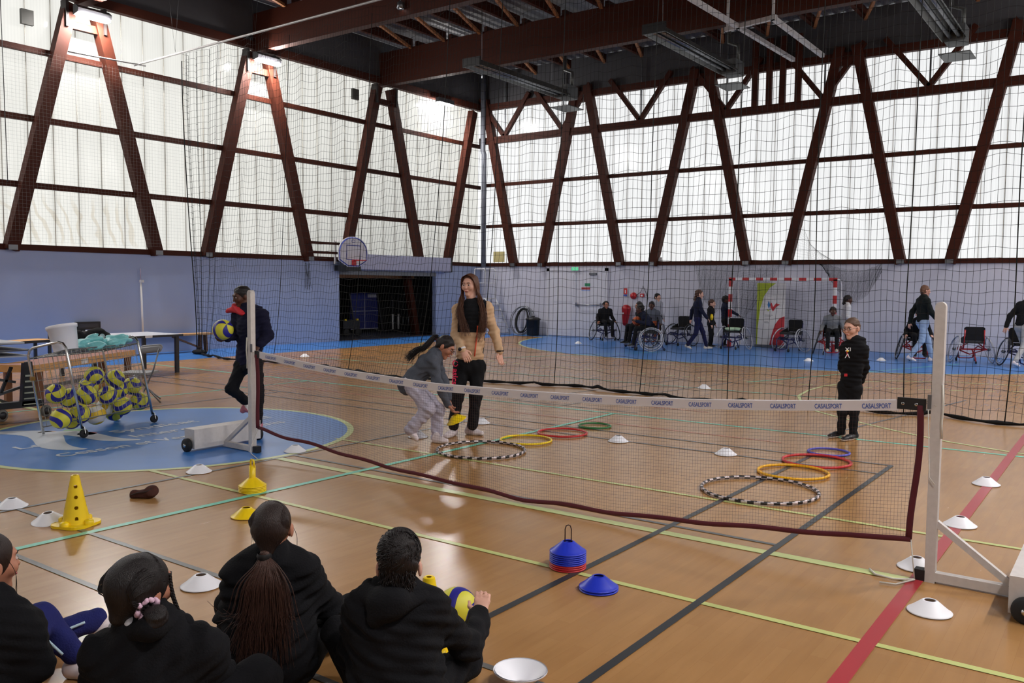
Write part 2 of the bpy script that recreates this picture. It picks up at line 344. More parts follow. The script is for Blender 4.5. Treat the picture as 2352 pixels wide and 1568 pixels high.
WALLB = mat('lavender_grey_wall_paint', S(196, 196, 209), .6, 0, .3, .05, 1.5)
OP0, OP1, OPZ = 17.05, 21.24, 1.97
wl = MB(); wl.box((XL-.15, YF-.15, 0), (XL, OP0, SILL)); wl.box((XL-.15, OP1, 0), (XL, YB+.15, SILL)); wl.box((XL-.15, OP0, OPZ), (XL, OP1, SILL))
wall_left = struct('wall_left', wl, WALLP)
wall_back = struct('wall_back', MB().box((XL, YB, 0), (XR+.15, YB+.15, SILL)), WALLB)
wall_right = struct('wall_right', MB().box((XR, YF-.15, 0), (XR+.15, YB, SILL)), WALLP)
wall_front = struct('wall_front', MB().box((XL, YF-.15, 0), (XR, YF, SILL)), WALLB)
def sheets(wall, m, p0, ang, n, w):
    me = sheet_mesh('panel', m, w); d = rotz(ang)@np.array([1., 0, 0])
    for i in range(n):
        o = link('panel', me, wall); o.location = tuple(np.array(p0)+d*w*i); o.rotation_euler = (0, 0, ang)
nl = int((YB-YF)/PW_)+1; nb = int((XR-XL)/PW_)+1
sheets(wall_left, SHL, (XL-.14, YF, PZ0), math.pi/2, nl, (YB-YF)/nl)
sheets(wall_back, SHB, (XR, YB+.12, PZ0), math.pi, nb, (XR-XL)/nb) if False else sheets(wall_back, SHB, (XL, YB+.12, PZ0), 0, nb, (XR-XL)/nb)
sheets(wall_right, SHB, (XR+.14, YB, PZ0), -math.pi/2, nl, (YB-YF)/nl)
sheets(wall_front, SHL, (XR, YF-.12, PZ0), math.pi, nb, (XR-XL)/nb)
# ---- timber frame of the walls
CY = [9.77+4.52*k for k in range(-5, 4)]
CX = [-18.5+4.04*k for k in range(6)]
def frame(wall, along, centres, face, sgn, b_off, t_off, ztop, lo, hi, rails):
    """along: 0 = wall runs in x, 1 = in y; face = wall plane; sgn = direction into the hall"""
    def P(a, dpt, z): return (a, face+sgn*dpt, z) if along == 0 else (face+sgn*dpt, a, z)
    inn = (0, sgn, 0) if along == 0 else (sgn, 0, 0)
    for c in centres:
        for s in (-1, 1):
            a0, a1 = c+s*b_off, c+s*t_off
            if min(a0, a1) < lo-.1 or max(a0, a1) > hi+.1: continue
            part('post', MB().bar(P(a0, .05, SILL), P(a1, .05, ztop), .25, .22, inn), TIMB, wall)
            part('post_bracket', MB().box(*[np.array(q) for q in sorted_box(P(a0-.09, .0, SILL), P(a0+.09, .17, SILL+.1))]), STEEL, wall)
        if along == 1 and lo < c-t_off and c+t_off < hi:
            for s in (-1, 1): part('top_plate', MB().box(*sorted_box(P(c+s*(t_off+.1), -.02, 6.95), P(c+s*(t_off+.16), .2, 7.5))), DKPL, wall)
        if lo < c-t_off and c+t_off < hi: part('collar', MB().bar(P(c-t_off-.05, .05, ztop-.42), P(c+t_off+.05, .05, ztop-.42), .12, .16), TIMB, wall)
    for z, h in rails: part('rail', MB().bar(P(lo, -.06, z), P(hi, -.06, z), .09, h), TIMB, wall)
    part('sill', MB().bar(P(lo, -.04, SILL+.06), P(hi, -.04, SILL+.06), .16, .12), TIMB, wall)
    part('eaves_beam', MB().bar(P(lo, .0, EAVE+.1), P(hi, .0, EAVE+.1), .16, .2), TIMB, wall)
    part('eaves_board', MB().bar(P(lo, -.05, (EAVE+.2+ROOF)/2), P(hi, -.05, (EAVE+.2+ROOF)/2), .06, ROOF-EAVE-.2), EAVB, wall)
DKPL = mat('dark_steel_plate', S(34, 26, 24), .6)
def sorted_box(a, b): return np.minimum(a, b), np.maximum(a, b)
EAVB = mat('dark_grey_eaves_board', S(64, 64, 68), .7)
frame(wall_left, 1, CY, XL, 1, 1.6, .28, 7.45, YF, YB, [(3.61, .12), (4.97, .12), (6.36, .12)])
frame(wall_back, 0, CX, YB, -1, 1.46, .2, 7.9, XL, XR, [(3.64, .11), (5.04, .11)])
frame(wall_right, 1, CY, XR, -1, 1.6, .28, 7.45, YF, YB, [(3.61, .12), (4.97, .12), (6.36, .12)])
frame(wall_front, 0, CX, YF, 1, 1.46, .2, 7.9, XL, XR, [(3.64, .11), (5.04, .11)])
part('chord', MB().bar((XL, YB-.06, 6.52), (XR, YB-.06, 6.52), .14, .22), TIMB, wall_back)
for xb in (-17.48, -15.16, -12.39, -9.68, -6.98, -4.43, -1.6, .9):
    part('brace', MB().bar((xb, YB-.06, 6.62), (xb-1.05, YB-.06, 7.95), .13, .13, (0, 1, 0)), TIMB, wall_back)
    part('brace', MB().bar((xb, YB-.06, 6.62), (xb+1.0, YB-.06, 7.95), .13, .13, (0, 1, 0)), TIMB, wall_back)
    part('tie_rod', MB().bar((xb+.02, YB-.05, 6.6), (xb+.02, YB-.05, 8.4), .04, .04), STEEL, wall_back)
for xb in (-8.83, -8.43, -8.06, -7.64): part('slat', MB().bar((xb, YB-.12, 6.6), (xb, YB-.12, 8.4), .16, .1, (0, 1, 0)), TIMB, wall_back)
part('rail_bracket', MB().box((-12.05, YB-.02, SILL+.1), (-11.6, YB+.0, SILL+.24)), WHITEP, wall_back)
for yv, zv in ((8.67, 7.0), (17.77, 7.1)): part('vent', MB().box((XL-.12, yv-.12, zv-.15), (XL-.04, yv+.12, zv+.15)), mat('dark_vent', S(70, 70, 66), .6), wall_left)
for zr in (2.76, 2.5): part('hoop_rail', MB().bar((XL+.16, 15.75, zr), (XL+.16, 17.1, zr), .06, .07), TIMB, wall_left)
part('patch', MB().box((-18.02, YB+.085, 2.42), (-17.55, YB+.1, 2.78)), mat('yellowed_patch', S(200, 186, 130), .6), wall_back)
# ---- roof
ceil = MB(); zz = ROOF; n = 0
xs = np.arange(XL-.2, XR+.2, .075); prof = [(x, zz+(.035 if i % 4 in (1, 2) else 0)) for i, x in enumerate(xs)]
V = [(x, YF-.2, z) for x, z in prof]+[(x, YB+.2, z) for x, z in prof]; n = len(prof)
ceil.add(V, [(i, i+1, n+i+1, n+i) for i in range(n-1)])
ceil.add([(XL-.3, YF-.3, ROOF+.12), (XR+.3, YF-.3, ROOF+.12), (XR+.3, YB+.3, ROOF+.12), (XL-.3, YB+.3, ROOF+.12)], [(0, 1, 2, 3)])
ceiling = struct('ceiling', ceil, mat('grey_roof_deck', S(112, 112, 116), .6, 0, .4, .08, 2))
BROWN2 = wood('pale_brace_timber', S(150, 96, 56), .25, (10, 10, 10))
for c in CY[:-1]: part('beam', MB().box((XL-.1, c-.11, 7.5), (XR+.1, c+.11, 8.45)), TIMB, ceiling)
PX = [-17.24+1.26*k for k in range(16)]
for c0, c1 in zip(CY[:-1], CY[1:]):
    for i, x in enumerate(PX):
        part('purlin', MB().box((x-.05, c0+.11, 8.42), (x+.05, c1-.11, 8.66)), TIMB, ceiling)
        if c0 > 4 and i < 15: part('purlin_brace', MB().bar((x, c1-.15, 8.42), (x+1.22, c0+1.3, 8.42), .07, .07), BROWN2, ceiling)
# ---- storage room behind the opening
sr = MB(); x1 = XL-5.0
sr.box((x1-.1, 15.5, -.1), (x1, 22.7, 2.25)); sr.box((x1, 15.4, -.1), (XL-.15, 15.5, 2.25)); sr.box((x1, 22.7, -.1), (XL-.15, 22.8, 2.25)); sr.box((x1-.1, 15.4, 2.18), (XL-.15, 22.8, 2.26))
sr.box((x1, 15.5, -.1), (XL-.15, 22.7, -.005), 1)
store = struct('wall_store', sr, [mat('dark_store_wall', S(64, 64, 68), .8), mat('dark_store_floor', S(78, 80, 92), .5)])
part('lintel', MB().box((XL-1.1, OP0, 1.82), (XL-.95, OP1, 2.0)), wood('lintel_timber', S(170, 120, 76), .2), store)
part('post', MB().bar((XL-.7, 20.55, 2.15), (XL-.7, 21.05, 0), .2, .2, (1, 0, 0)), TIMB, store)
DOORBOX = MB().box((XL, 17.2, 2.06), (XL+.3, 21.65, 2.5)); DOORBOX.box((XL-.02, 21.65, 2.04), (XL+.31, 21.7, 2.52), 1)
part('shutter_box', DOORBOX, [mat('pale_lilac_metal', S(176, 178, 204), .5), BLACK], wall_left)
part('shutter_rail', MB().box((XL-.1, OP0, 1.9), (XL+.02, OP1, 2.02)), STEEL, wall_left)
# ---- double door in the back wall
DW = mat('white_door_paint', S(206, 206, 216), .5, 0, .5, .03)
dx0, dx1, dh = -15.72, -13.44, 2.2
dm = MB(); dm.box((dx0, YB-.05, 0), (dx0+.1, YB+.02, dh)); dm.box((dx1-.1, YB-.05, 0), (dx1, YB+.02, dh)); dm.box((dx0, YB-.05, dh-.1), (dx1, YB+.02, dh))
door = struct('door_1', dm, DW); mid = (dx0+dx1)/2
for a, b in ((dx0+.11, mid-.01), (mid+.01, dx1-.11)):
    lf = part('door_leaf', MB().box((a, YB-.035, .02), (b, YB+.01, dh-.11)), DW, door)
    for z0, z1 in ((.12, 1.0), (1.12, 1.98)): part('door_panel', MB().box((a+.1, YB-.045, z0), (b-.1, YB-.035, z1)), DW, lf)
part('push_bar', MB().tube([(mid+.06, YB-.12, 1.03), (dx1-.2, YB-.12, 1.03)], .018, 8).box((mid+.03, YB-.13, .98), (mid+.08, YB-.04, 1.1)).box((dx1-.22, YB-.13, .98), (dx1-.17, YB-.04, 1.1)), CHROME, door)
part('door_closer', MB().box((mid+.5, YB-.1, 1.98), (mid+.75, YB-.04, 2.05)), STEEL, door)
gs = part('green_sticker', MB().box((mid+.32, YB-.05, 1.62), (mid+.52, YB-.046, 1.72)), mat('green_sticker', S(40, 130, 90), .5), door)
rs = part('red_sticker', MB().box((mid+.2, YB-.05, 1.52), (mid+.52, YB-.046, 1.59)).box((mid+.2, YB-.05, 1.48), (mid+.52, YB-.046, 1.51), 1), [mat('red_sticker', S(176, 60, 66), .5), mat('pale_blue_sticker', S(150, 170, 220), .5)], door)
# ---- pipe in the far corner
wp = MB(); wp.tube([(XL+.22, YB-.2, 8.6), (XL+.22, YB-.2, 6.2), (XL+.3, YB-.24, 6.05), (XL+.3, YB-.24, SILL)], .085, 12)
part('drain_pipe', wp, mat('grey_pipe', S(104, 108, 118), .5), wall_back)
part('corner_post', MB().box((XL+.02, YB-.02, SILL), (XL+.12, YB+.02, 6.3)), mat('green_grey_post', S(96, 102, 100), .5), wall_back)

# ---- lamps on the frames
LM = emit('lamp_tube', (1., .965, .94, 1), LAMP)
def lamp(x, y, z, s, label):
    t = thing('flood_lamp', label, 'lamp', (x, y, z), 0, 'flood lamps along the hall')
    part('housing', MB().prism([(-.05, .0), (.14, .03), (.17, .12), (.05, .2), (-.05, .2)], (0, .36, 0), (s, 0, 0), (0, 0, 1), .72*s if s > 0 else -.72*s).xf(t=(0, 0, 0)), mat('lamp_housing', S(60, 60, 64), .5), t)
    part('tube', MB().box((.0 if s > 0 else -.15, -.33, -.03), (.15 if s > 0 else 0., .33, .0)), LM, t)
    part('arm', MB().bar((-.05*s, 0, .1), (-.3*s, 0, .16), .06, .06), BLACK, t)
def lamp_b(x, y, z, label):
    t = thing('flood_lamp', label, 'lamp', (x, y, z), 0, 'flood lamps along the hall')
    part('housing', MB().box((-.02, -.36, 0), (.14, .36, .14)), MATS['lamp_housing'], t); part('tube', MB().box((0, -.34, -.04), (.12, .34, 0)), LM, t)
lamp(-18.12, 9.77, 7.17, 1, 'lit flood lamp on the leftmost timber frame of the left wall')
lamp(-18.12, 14.27, 7.2, 1, 'lit flood lamp on the timber frame above the net curtain edge')
lamp_b(-18.3, 21.36, 7.42, 'lit twin tube lamp under the eaves near the far corner')
for y, w in ((5.25, 'nearest'), (.73, 'second nearest'), (-3.8, 'farthest')): lamp(-18.12, y, 7.17, 1, 'added flood lamp on the left wall out of view, %s to the picture edge' % w)  # extra lamps beyond the frame, added to brighten the hall
for y, w in ((18.8, 'nearest the far wall'), (14.27, 'second from the far wall'), (9.77, 'third from the far wall'), (5.25, 'fourth from the far wall'), (.73, 'fifth from the far wall'), (21.9, 'in the far corner')): lamp(2.5, y, 7.17, -1, 'added flood lamp on the unseen right wall, '+w)  # unseen row added to light the floor and far end
# ================================================================== smooth bodies: blended volumes -> one continuous surface
class Vol:
    def __init__(s, h=.008): s.p = []; s.cuts = []; s.h = h; s.sub = []
    def es(s, a, b, r0, r1=None, u=None, k=.03):
        """tapered limb from a to b; r0 / r1 radius or (half width along u, half depth)"""
        r1 = r0 if r1 is None else r1
        s.p.append((np.array(a, float), np.array(b, float), r0, r1, None if u is None else nrm(u), k)); return s
    def el(s, c, r, R=None, k=.03):
        s.p.append(('e', np.array(c, float), np.array([r]*3 if np.isscalar(r) else r, float), np.eye(3) if R is None else np.array(R), k)); return s
    def cut(s, p, n): s.cuts.append((np.array(p, float), nrm(n))); return s       # keep the side opposite to n
    def hole(s, c, r, k=.01): s.sub.append((np.array(c, float), r, k)); return s
    def _ext(s, q):
        if isinstance(q[0], str): m = q[2].max(); return q[1]-m, q[1]+m
        m = max(np.max(q[2]), np.max(q[3])); return np.minimum(q[0], q[1])-m, np.maximum(q[0], q[1])+m
    @staticmethod
    def _d(q, X):
        if isinstance(q[0], str):
            _, c, r, R, k = q; Y = (X-c)@R; a = np.sqrt(((Y/r)**2).sum(-1))+1e-9; b = np.sqrt(((Y/r**2)**2).sum(-1))+1e-9
            return a*(a-1)/b
        a, b, r0, r1, u, k = q; ab = b-a; L2 = ab@ab
        t = np.clip(((X-a)@ab)/max(L2, 1e-9), 0, 1); Q = X-a-t[..., None]*ab
        if u is None: return np.sqrt((Q*Q).sum(-1))-(r0+t*(r1-r0))
        R0 = r0 if not np.isscalar(r0) else (r0, r0); R1 = r1 if not np.isscalar(r1) else (r1, r1)
        uu = u-ab*(u@ab)/max(L2, 1e-9); uu = uu/(np.linalg.norm(uu)+1e-9)
        rx = R0[0]+t*(R1[0]-R0[0]); ry = R0[1]+t*(R1[1]-R0[1]); qu = Q@uu; q2 = np.maximum((Q*Q).sum(-1)-qu*qu, 0)
        kk = np.sqrt((qu/rx)**2+q2/ry**2); return (kk-1)*np.minimum(rx, ry)
    def build(s, disp=None):
        h = s.h; lo = np.min([s._ext(q)[0] for q in s.p], 0)-3*h-.01; hi = np.max([s._ext(q)[1] for q in s.p], 0)+3*h+.01
        n = np.ceil((hi-lo)/h).astype(int)+1; D = np.full(n, .08, np.float32)
        ax = [lo[i]+h*np.arange(n[i]) for i in range(3)]
        for q in s.p:
            k = q[-1]; e0, e1 = s._ext(q); mg = k+2*h+.012
            i0 = np.maximum(((e0-mg-lo)/h).astype(int), 0); i1 = np.minimum(((e1+mg-lo)/h).astype(int)+2, n)
            X = np.stack(np.meshgrid(*[ax[i][i0[i]:i1[i]] for i in range(3)], indexing='ij'), -1)
            d = s._d(q, X).astype(np.float32); sl = tuple(slice(i0[i], i1[i]) for i in range(3)); o = D[sl]
            m = np.maximum(k-np.abs(o-d), 0)/k; D[sl] = np.minimum(o, d)-m*m*k*.25
        for c, r, k in s.sub:
            i0 = np.maximum(((c-r-.03-lo)/h).astype(int), 0); i1 = np.minimum(((c+r+.03-lo)/h).astype(int)+2, n)
            X = np.stack(np.meshgrid(*[ax[i][i0[i]:i1[i]] for i in range(3)], indexing='ij'), -1); d = (r-np.sqrt(((X-c)**2).sum(-1))).astype(np.float32)
            sl = tuple(slice(i0[i], i1[i]) for i in range(3)); o = D[sl]; m = np.maximum(k-np.abs(o-d), 0)/k; D[sl] = np.maximum(o, d)+m*m*k*.25
        if disp is not None or s.cuts:
            near = np.abs(D) < .05; ii = np.argwhere(near); X = lo+h*ii
            if disp is not None: D[near] += disp(X).astype(np.float32)
            for p, nn in s.cuts:
                X2 = lo+h*np.argwhere(D < .05); msk = D < .05; D[msk] = np.maximum(D[msk], ((X2-p)@nn).astype(np.float32))
        return surface(D, lo, h)
def surface(D, lo, h):
    S_ = (D < 0); c = S_.astype(np.int8)
    t = sum(c[i:c.shape[0]-1+i, j:c.shape[1]-1+j, k:c.shape[2]-1+k] for i in (0, 1) for j in (0, 1) for k in (0, 1))
    act = (t > 0) & (t < 8); ijk = np.argwhere(act); N = len(ijk); vid = np.full(act.shape, -1, np.int32); vid[act] = np.arange(N)
    cor = [(i, j, k) for i in (0, 1) for j in (0, 1) for k in (0, 1)]
    val = np.stack([D[ijk[:, 0]+i, ijk[:, 1]+j, ijk[:, 2]+k] for i, j, k in cor], 1)
    acc = np.zeros((N, 3)); cnt = np.zeros(N)
    for a in range(8):
        for b in range(a+1, 8):
            ca, cb = np.array(cor[a]), np.array(cor[b])
            if np.abs(ca-cb).sum() != 1: continue
            m = (val[:, a] < 0) != (val[:, b] < 0); tt = np.where(m, val[:, a]/(val[:, a]-val[:, b]+1e-12), 0)
            acc += np.where(m[:, None], ca+(cb-ca)*tt[:, None], 0); cnt += m
    V = lo+h*(ijk+acc/np.maximum(cnt, 1)[:, None]); F = []
    for axn in range(3):
        o1, o2 = [(1, 2), (2, 0), (0, 1)][axn]
        sl0 = [slice(None)]*3; sl1 = [slice(None)]*3; sl0[axn] = slice(0, -1); sl1[axn] = slice(1, None)
        A = S_[tuple(sl0)]; B = S_[tuple(sl1)]; e = np.argwhere(A != B)
        e = e[(e[:, o1] > 0) & (e[:, o2] > 0) & (e[:, o1] < D.shape[o1]-1) & (e[:, o2] < D.shape[o2]-1)]
        if not len(e): continue
        fl_ = A[e[:, 0], e[:, 1], e[:, 2]]
        def cell(d1, d2): q = e.copy(); q[:, o1] -= d1; q[:, o2] -= d2; return vid[q[:, 0], q[:, 1], q[:, 2]]
        q = np.stack([cell(1, 1), cell(0, 1), cell(0, 0), cell(1, 0)], 1); q[~fl_] = q[~fl_][:, ::-1]; F.append(q)
    F = np.concatenate(F); return V, F[(F >= 0).all(1)]
def vol_obj(name, vol, mats, parent, disp=None, matfn=None, label=None):
    V, F = vol.build(disp); b = base_of(parent) if parent is not None else np.zeros(3)
    me = bpy.data.meshes.new(name); me.vertices.add(len(V)); me.vertices.foreach_set('co', (V-b).ravel())
    me.loops.add(4*len(F)); me.loops.foreach_set('vertex_index', F.ravel().astype(np.int32)); me.polygons.add(len(F)); me.polygons.foreach_set('loop_start', np.arange(0, 4*len(F), 4, dtype=np.int32))
    mats = mats if isinstance(mats, (list, tuple)) else [mats]
    for m in mats: me.materials.append(m)
    me.update(calc_edges=True)
    if matfn is not None: me.polygons.foreach_set('material_index', np.asarray(matfn(V[F].mean(1)), np.int32))
    me.polygons.foreach_set('use_smooth', np.ones(len(F), bool)); me.update()
    o = link(name, me, parent)
    if label: o['label'] = label
    return o
def folds(amp, fr=26., seed=0.):
    R = np.random.RandomState(int(seed*97)+3); K = R.randn(5, 3)*fr*.6; K[:, 2] *= 1.9; ph = R.rand(5)*6.28
    def f(X): q = X+.03*np.sin(X[:, [1, 2, 0]]*11+seed); return amp*sum(np.sin(q@K[i]+ph[i]) for i in range(5))/2.2
    return f
SKIN = {'light': mat('light_skin', S(214, 164, 144), .55, 0, .35, .06, 25), 'tan': mat('tan_skin', S(176, 120, 96), .55, 0, .35, .06, 25), 'dark': mat('dark_skin', S(86, 54, 42), .5, 0, .35, .06, 25)}
LIP = mat('lips', S(170, 92, 88), .45); EYEW = mat('eye_white', S(176, 160, 152), .5); IRIS = mat('iris', S(40, 28, 24), .4)
def hairmat(name, c): return mat(name, c, .45, 0, .35, .35, 3, .5, 5, stretch=(70, 70, 5))
HBLK, HBRN, HDK = hairmat('black_hair', S(26, 20, 20)), hairmat('brown_hair', S(74, 46, 34)), hairmat('dark_brown_hair', S(40, 27, 23))
class Head:
    """frame of a head: centre c, facing f, up w, size s (1 = adult, 23 cm tall)"""
    def __init__(s, c, f, w=(0, 0, 1), sc=1.):
        s.c = np.array(c, float); s.f = nrm(f); w = np.array(w, float); s.w = nrm(w-s.f*(w@s.f)); s.r = np.cross(s.f, s.w); s.s = sc
        s.R = np.stack([s.r, s.f, s.w], 1)
    def P(s, r, f, w): return s.c+s.s*(s.r*r+s.f*f+s.w*w)
def head_vol(v, H, neck):
    s = H.s
    v.el(H.P(0, -.012, .028), np.array([.074, .096, .09])*s, H.R, .02)
    v.es(H.P(0, .03, -.03), H.P(0, .062, -.098), (.056*s, .05*s), (.026*s, .024*s), H.r, .03*s)
    v.el(H.P(0, .05, -.01), np.array([.058, .045, .062])*s, H.R, .02)
    v.es(H.P(0, .088, .012), H.P(0, .108, -.024), .007*s, .0125*s, None, .012*s)
    v.el(H.P(0, .082, .034), np.array([.046, .016, .012])*s, H.R, .02*s)
    v.el(H.P(0, .088, -.058), np.array([.022, .012, .01])*s, H.R, .008*s)
    for q in (-1, 1):
        v.el(H.P(q*.076, -.006, -.002), np.array([.009, .02, .031])*s, H.R, .01*s); v.hole(H.P(q*.031, .102, .01), .014*s, .012*s)
        v.el(H.P(q*.042, .066, -.022), np.array([.022, .022, .024])*s, H.R, .02*s)
    v.es(neck, H.P(0, -.022, -.06), .058*s, .05*s, None, .035)
def face_parts(H, parent, hairm, glasses=None, eyes=True):
    s = H.s; b = base_of(parent)
    for q in (-1, 1):
        if eyes:
            e = part('eye', MB().sphere(H.P(q*.031, .0835, .008)-b, np.array([.0135, .0125, .009])*s, 0, 12, 8, H.R), EYEW, parent)
            part('iris', MB().sphere(H.P(q*.031, .0905, .0085)-b, .0072*s, 0, 10, 6), IRIS, e)
        part('eyebrow', MB().tube([H.P(q*x, f, z)-b for x, f, z in ((.014, .1, .031), (.03, .098, .0345), (.05, .083, .031))], [.0025*s, .003*s, .0015*s], 6), hairm, parent)
        part('ear', MB().sphere(H.P(q*.084, -.008, getattr(H, 'ez', -.004))-b, np.array([.009, .019, .03])*s, 0, 10, 8, H.R), parent['skin_mat'] if False else H.skin, parent)
    part('lips', MB().sphere(H.P(0, .097, -.0585)-b, np.array([.018, .0075, .007])*s, 0, 14, 8, H.R), LIP, parent)
    if glasses:
        g = MB()
        for q in (-1, 1): g.tube([H.P(q*.032+.022*math.cos(a), .112-.006*abs(math.cos(a)), .007+.017*math.sin(a))-b for a in np.linspace(0, 2*math.pi, 17)[:-1]], .0022*s, 5, closed=True); g.tube([H.P(q*.053, .108, .009)-b, H.P(q*.08, .06, .012)-b, H.P(q*.084, -.01, .008)-b], .002*s, 5)
        g.tube([H.P(-.01, .116, .01)-b, H.P(.01, .116, .01)-b], .002*s, 5); part('glasses', g, glasses, parent)
def hand_vol(v, w, d, side, s=1., curl=.35, palm=None, k=.008):
    """hand from wrist w pointing along d; side = thumb side direction; palm = palm normal; fingers curl towards it"""
    d = nrm(d); side = np.array(side, float); side = nrm(side-d*(side@d)); pn = np.cross(side, d) if palm is None else nrm(np.array(palm, float)-d*(np.array(palm, float)@d))
    v.es(w, w+d*.085*s, (.03*s, .017*s), (.042*s, .015*s), side, .015)
    for i, (o, L) in enumerate(((.032, .07), (.011, .08), (-.011, .074), (-.031, .058))):
        p = w+d*.085*s+side*o*s; L = L*s; q = p; dd = d+side*o*1.2
        for j, fr in enumerate((.45, .32, .23)):
            dd = nrm(dd*(1-curl*.5)+pn*curl*(.55+.35*j)); e = q+dd*L*fr; v.es(q, e, .0095*s-.0008*j*s, .0088*s-.0008*j*s, None, k*.7); q = e
    p = w+d*.025*s+side*.03*s; e = p+nrm(d*.75+side*.75+pn*.25)*.045*s; v.es(p, e, .013*s, .011*s, None, k); v.es(e, e+nrm(d+side*.15+pn*curl)*.035*s, .0105*s, .009*s, None, k)
def shoe(name, heel, toe, parent, mats, s=1., up=(0, 0, 1), h=.006):
    """heel / toe: points on the sole line"""
    heel = np.array(heel, float); toe = np.array(toe, float); d = nrm(toe-heel); up = np.array(up, float); up = nrm(up-d*(up@d)); sd = np.cross(d, up); L = np.linalg.norm(toe-heel)
    v = Vol(h); v.es(heel+d*.035*s+up*.04*s, heel+d*L*.55+up*.036*s, (.036*s, .042*s), (.042*s, .036*s), sd, .02); v.es(heel+d*L*.5+up*.034*s, toe-d*.035*s+up*.028*s, (.044*s, .036*s), (.036*s, .028*s), sd, .02)
    v.es(heel+d*.045*s+up*.06*s, heel+d*.05*s+up*.09*s, (.034*s, .04*s), (.034*s, .038*s), sd, .02)
    v.cut(heel, -up)
    return vol_obj(name, v, mats, parent, None, lambda X: np.where((X-heel)@up < .024*s, 1, 0))
def strands(name, paths, r, m, parent, n=5, label=None):
    mb = MB(); b = base_of(parent)
    for p in paths: k = len(p); mb.tube(np.array(p)-b, [r*(1-.75*(i/(k-1))**2) for i in range(k)], n, 0, caps=False)
    return part(name, mb, m, parent, label)
def spline(pts, n=14):
    P = np.array(pts, float); t = np.linspace(0, len(P)-1, n); out = []
    for q in t:
        i = min(int(q), len(P)-2); f = q-i; p0, p1, p2, p3 = P[max(i-1, 0)], P[i], P[i+1], P[min(i+2, len(P)-1)]
        out.append(.5*((2*p1)+(-p0+p2)*f+(2*p0-5*p1+4*p2-p3)*f*f+(-p0+3*p1-3*p2+p3)*f**3))
    return np.array(out)
def hair_cap(v, H, back=.0, low=-.03, front=.03, thick=.012, k=.02):
    """short hair: a shell over the skull that stops at the brow and the nape"""
    s = H.s
    v.el(H.P(0, -.018, .036), np.array([.08+thick*.6, .1+thick*.5, .092+thick*.5])*s, H.R, k); v.es(H.P(0, -.06, .02), H.P(0, -.07, low), (.068*s, .045*s), (.055*s, .035*s), H.r, k)
    n = nrm(H.f*1.0-H.w*.62); v.cut(H.P(0, .066+front, .052), n)
    return v
def human(t, J, H, skin, top, bottom, shoes, hs=1., h=.008, hands=True, sleeve=.047, leg=.06, girth=1., fold=.006, topmats=None, topfn=None, long_sleeve=True, seed=0., hood=False, botmats=None, botfn=None, collar=True, topname='top', hem=None, handcurl=.35, loose=1., wide=1.):
    """J: joints (sl sr el er wl wr hl hr pelvis chest neck hipl hipr kl kr al ar and toe tl tr); l / r = the person's own left and right"""
    H.skin = SKIN[skin] if isinstance(skin, str) else skin; sk = H.skin
    sd = nrm(J['sr']-J['sl']); v = Vol(h); head_vol(v, H, J['neck'])
    g = girth
    v.es(J['pelvis'], J['chest'], (.13*g, .085*g), (.135*g, .09*g), sd, .05); v.es(J['sl'], J['sr'], .05*g, .05*g, None, .05)
    for a in 'lr':
        S_, E_, W_ = J['s'+a], J['e'+a], J['w'+a]
        v.es(S_, E_, .042*g, .036*g); v.es(E_, W_, .036*g, .027*g); v.es(J['hip'+a], J['k'+a], .066*g, .05*g); v.es(J['k'+a], J['a'+a], .048*g, .034*g)
        if hands:
            d = J.get('hd'+a, W_-E_); ts = J.get('ht'+a, J['chest']-W_); hand_vol(v, W_, d, ts, hs, handcurl, J.get('hp'+a))
    vol_obj('body', v, [sk], t)
    face_parts(H, t, J.get('brow', HDK), J.get('glasses'))
    tv = Vol(h); P_, C_ = J['pelvis'], J['chest']; hp = J.get('hem', P_)
    L = loose
    tv.es(hp, C_, (.155*g*L*wide, .112*g*L*wide), (.16*g*L, .112*g*L), sd, .05); tv.es(J['sl'], J['sr'], .058*g, .058*g, None, .06); tv.es(J['neck'], J['sl'], .05*g, .058*g, None, .05); tv.es(J['neck'], J['sr'], .05*g, .058*g, None, .05)
    tv.es(J['neck'], C_, (.1*g, .08*g), (.15*g, .11*g), sd, .06)
    for a in 'lr':
        S_, E_, W_ = J['s'+a], J['e'+a], J['w'+a]; tv.es(S_, E_, .06*g*L, .052*g*L, None, .05)
        if long_sleeve: e = E_+(W_-E_)*.97; tv.es(E_, e, .054*g*L, sleeve*g, None, .03)
    if collar: tv.es(J['neck']+nrm(J['neck']-C_)*.005, J['neck']+nrm(H.c-J['neck'])*.045, .066*g, .064*g, None, .02)
    if hood: n0 = J['neck']-H.f*.055*g; tv.es(n0-sd*.085*g+np.array([0, 0, .0]), n0+sd*.085*g, .05*g, .05*g, None, .03); tv.es(n0-H.f*.02, n0-H.f*.035-np.array([0, 0, .12*g]), (.1*g, .04*g), (.04*g, .025*g), sd, .03)
    vol_obj(topname, tv, topmats or top, t, folds(fold*.55, 62, seed), topfn)
    bv = Vol(h); bv.es(J['hipl'], J['hipr'], .086*g, .086*g, None, .05); bv.es(P_, (J['hipl']+J['hipr'])/2, (.13*g, .09*g), (.14*g, .095*g), sd, .05)
    for a in 'lr': bv.es(J['hip'+a], J['k'+a], .088*g, leg*1.05*g, None, .04); bv.es(J['k'+a], J['a'+a]+(J['k'+a]-J['a'+a])*.06, leg*1.05*g, leg*.86*g, None, .03)
    vol_obj('trousers', bv, botmats or bottom, t, folds(fold*.5, 50, seed+1.3), botfn)
    for a in 'lr':
        A, T = J['a'+a], J['t'+a]; d = nrm((T-A)*np.array([1, 1, J.get('flat', 0.)])); shoe('shoe', J.get('heel'+a, np.array([A[0], A[1], T[2]])-d*.06*hs), T, t, shoes, hs, J.get('up'+a, (0, 0, 1)), h*.9)
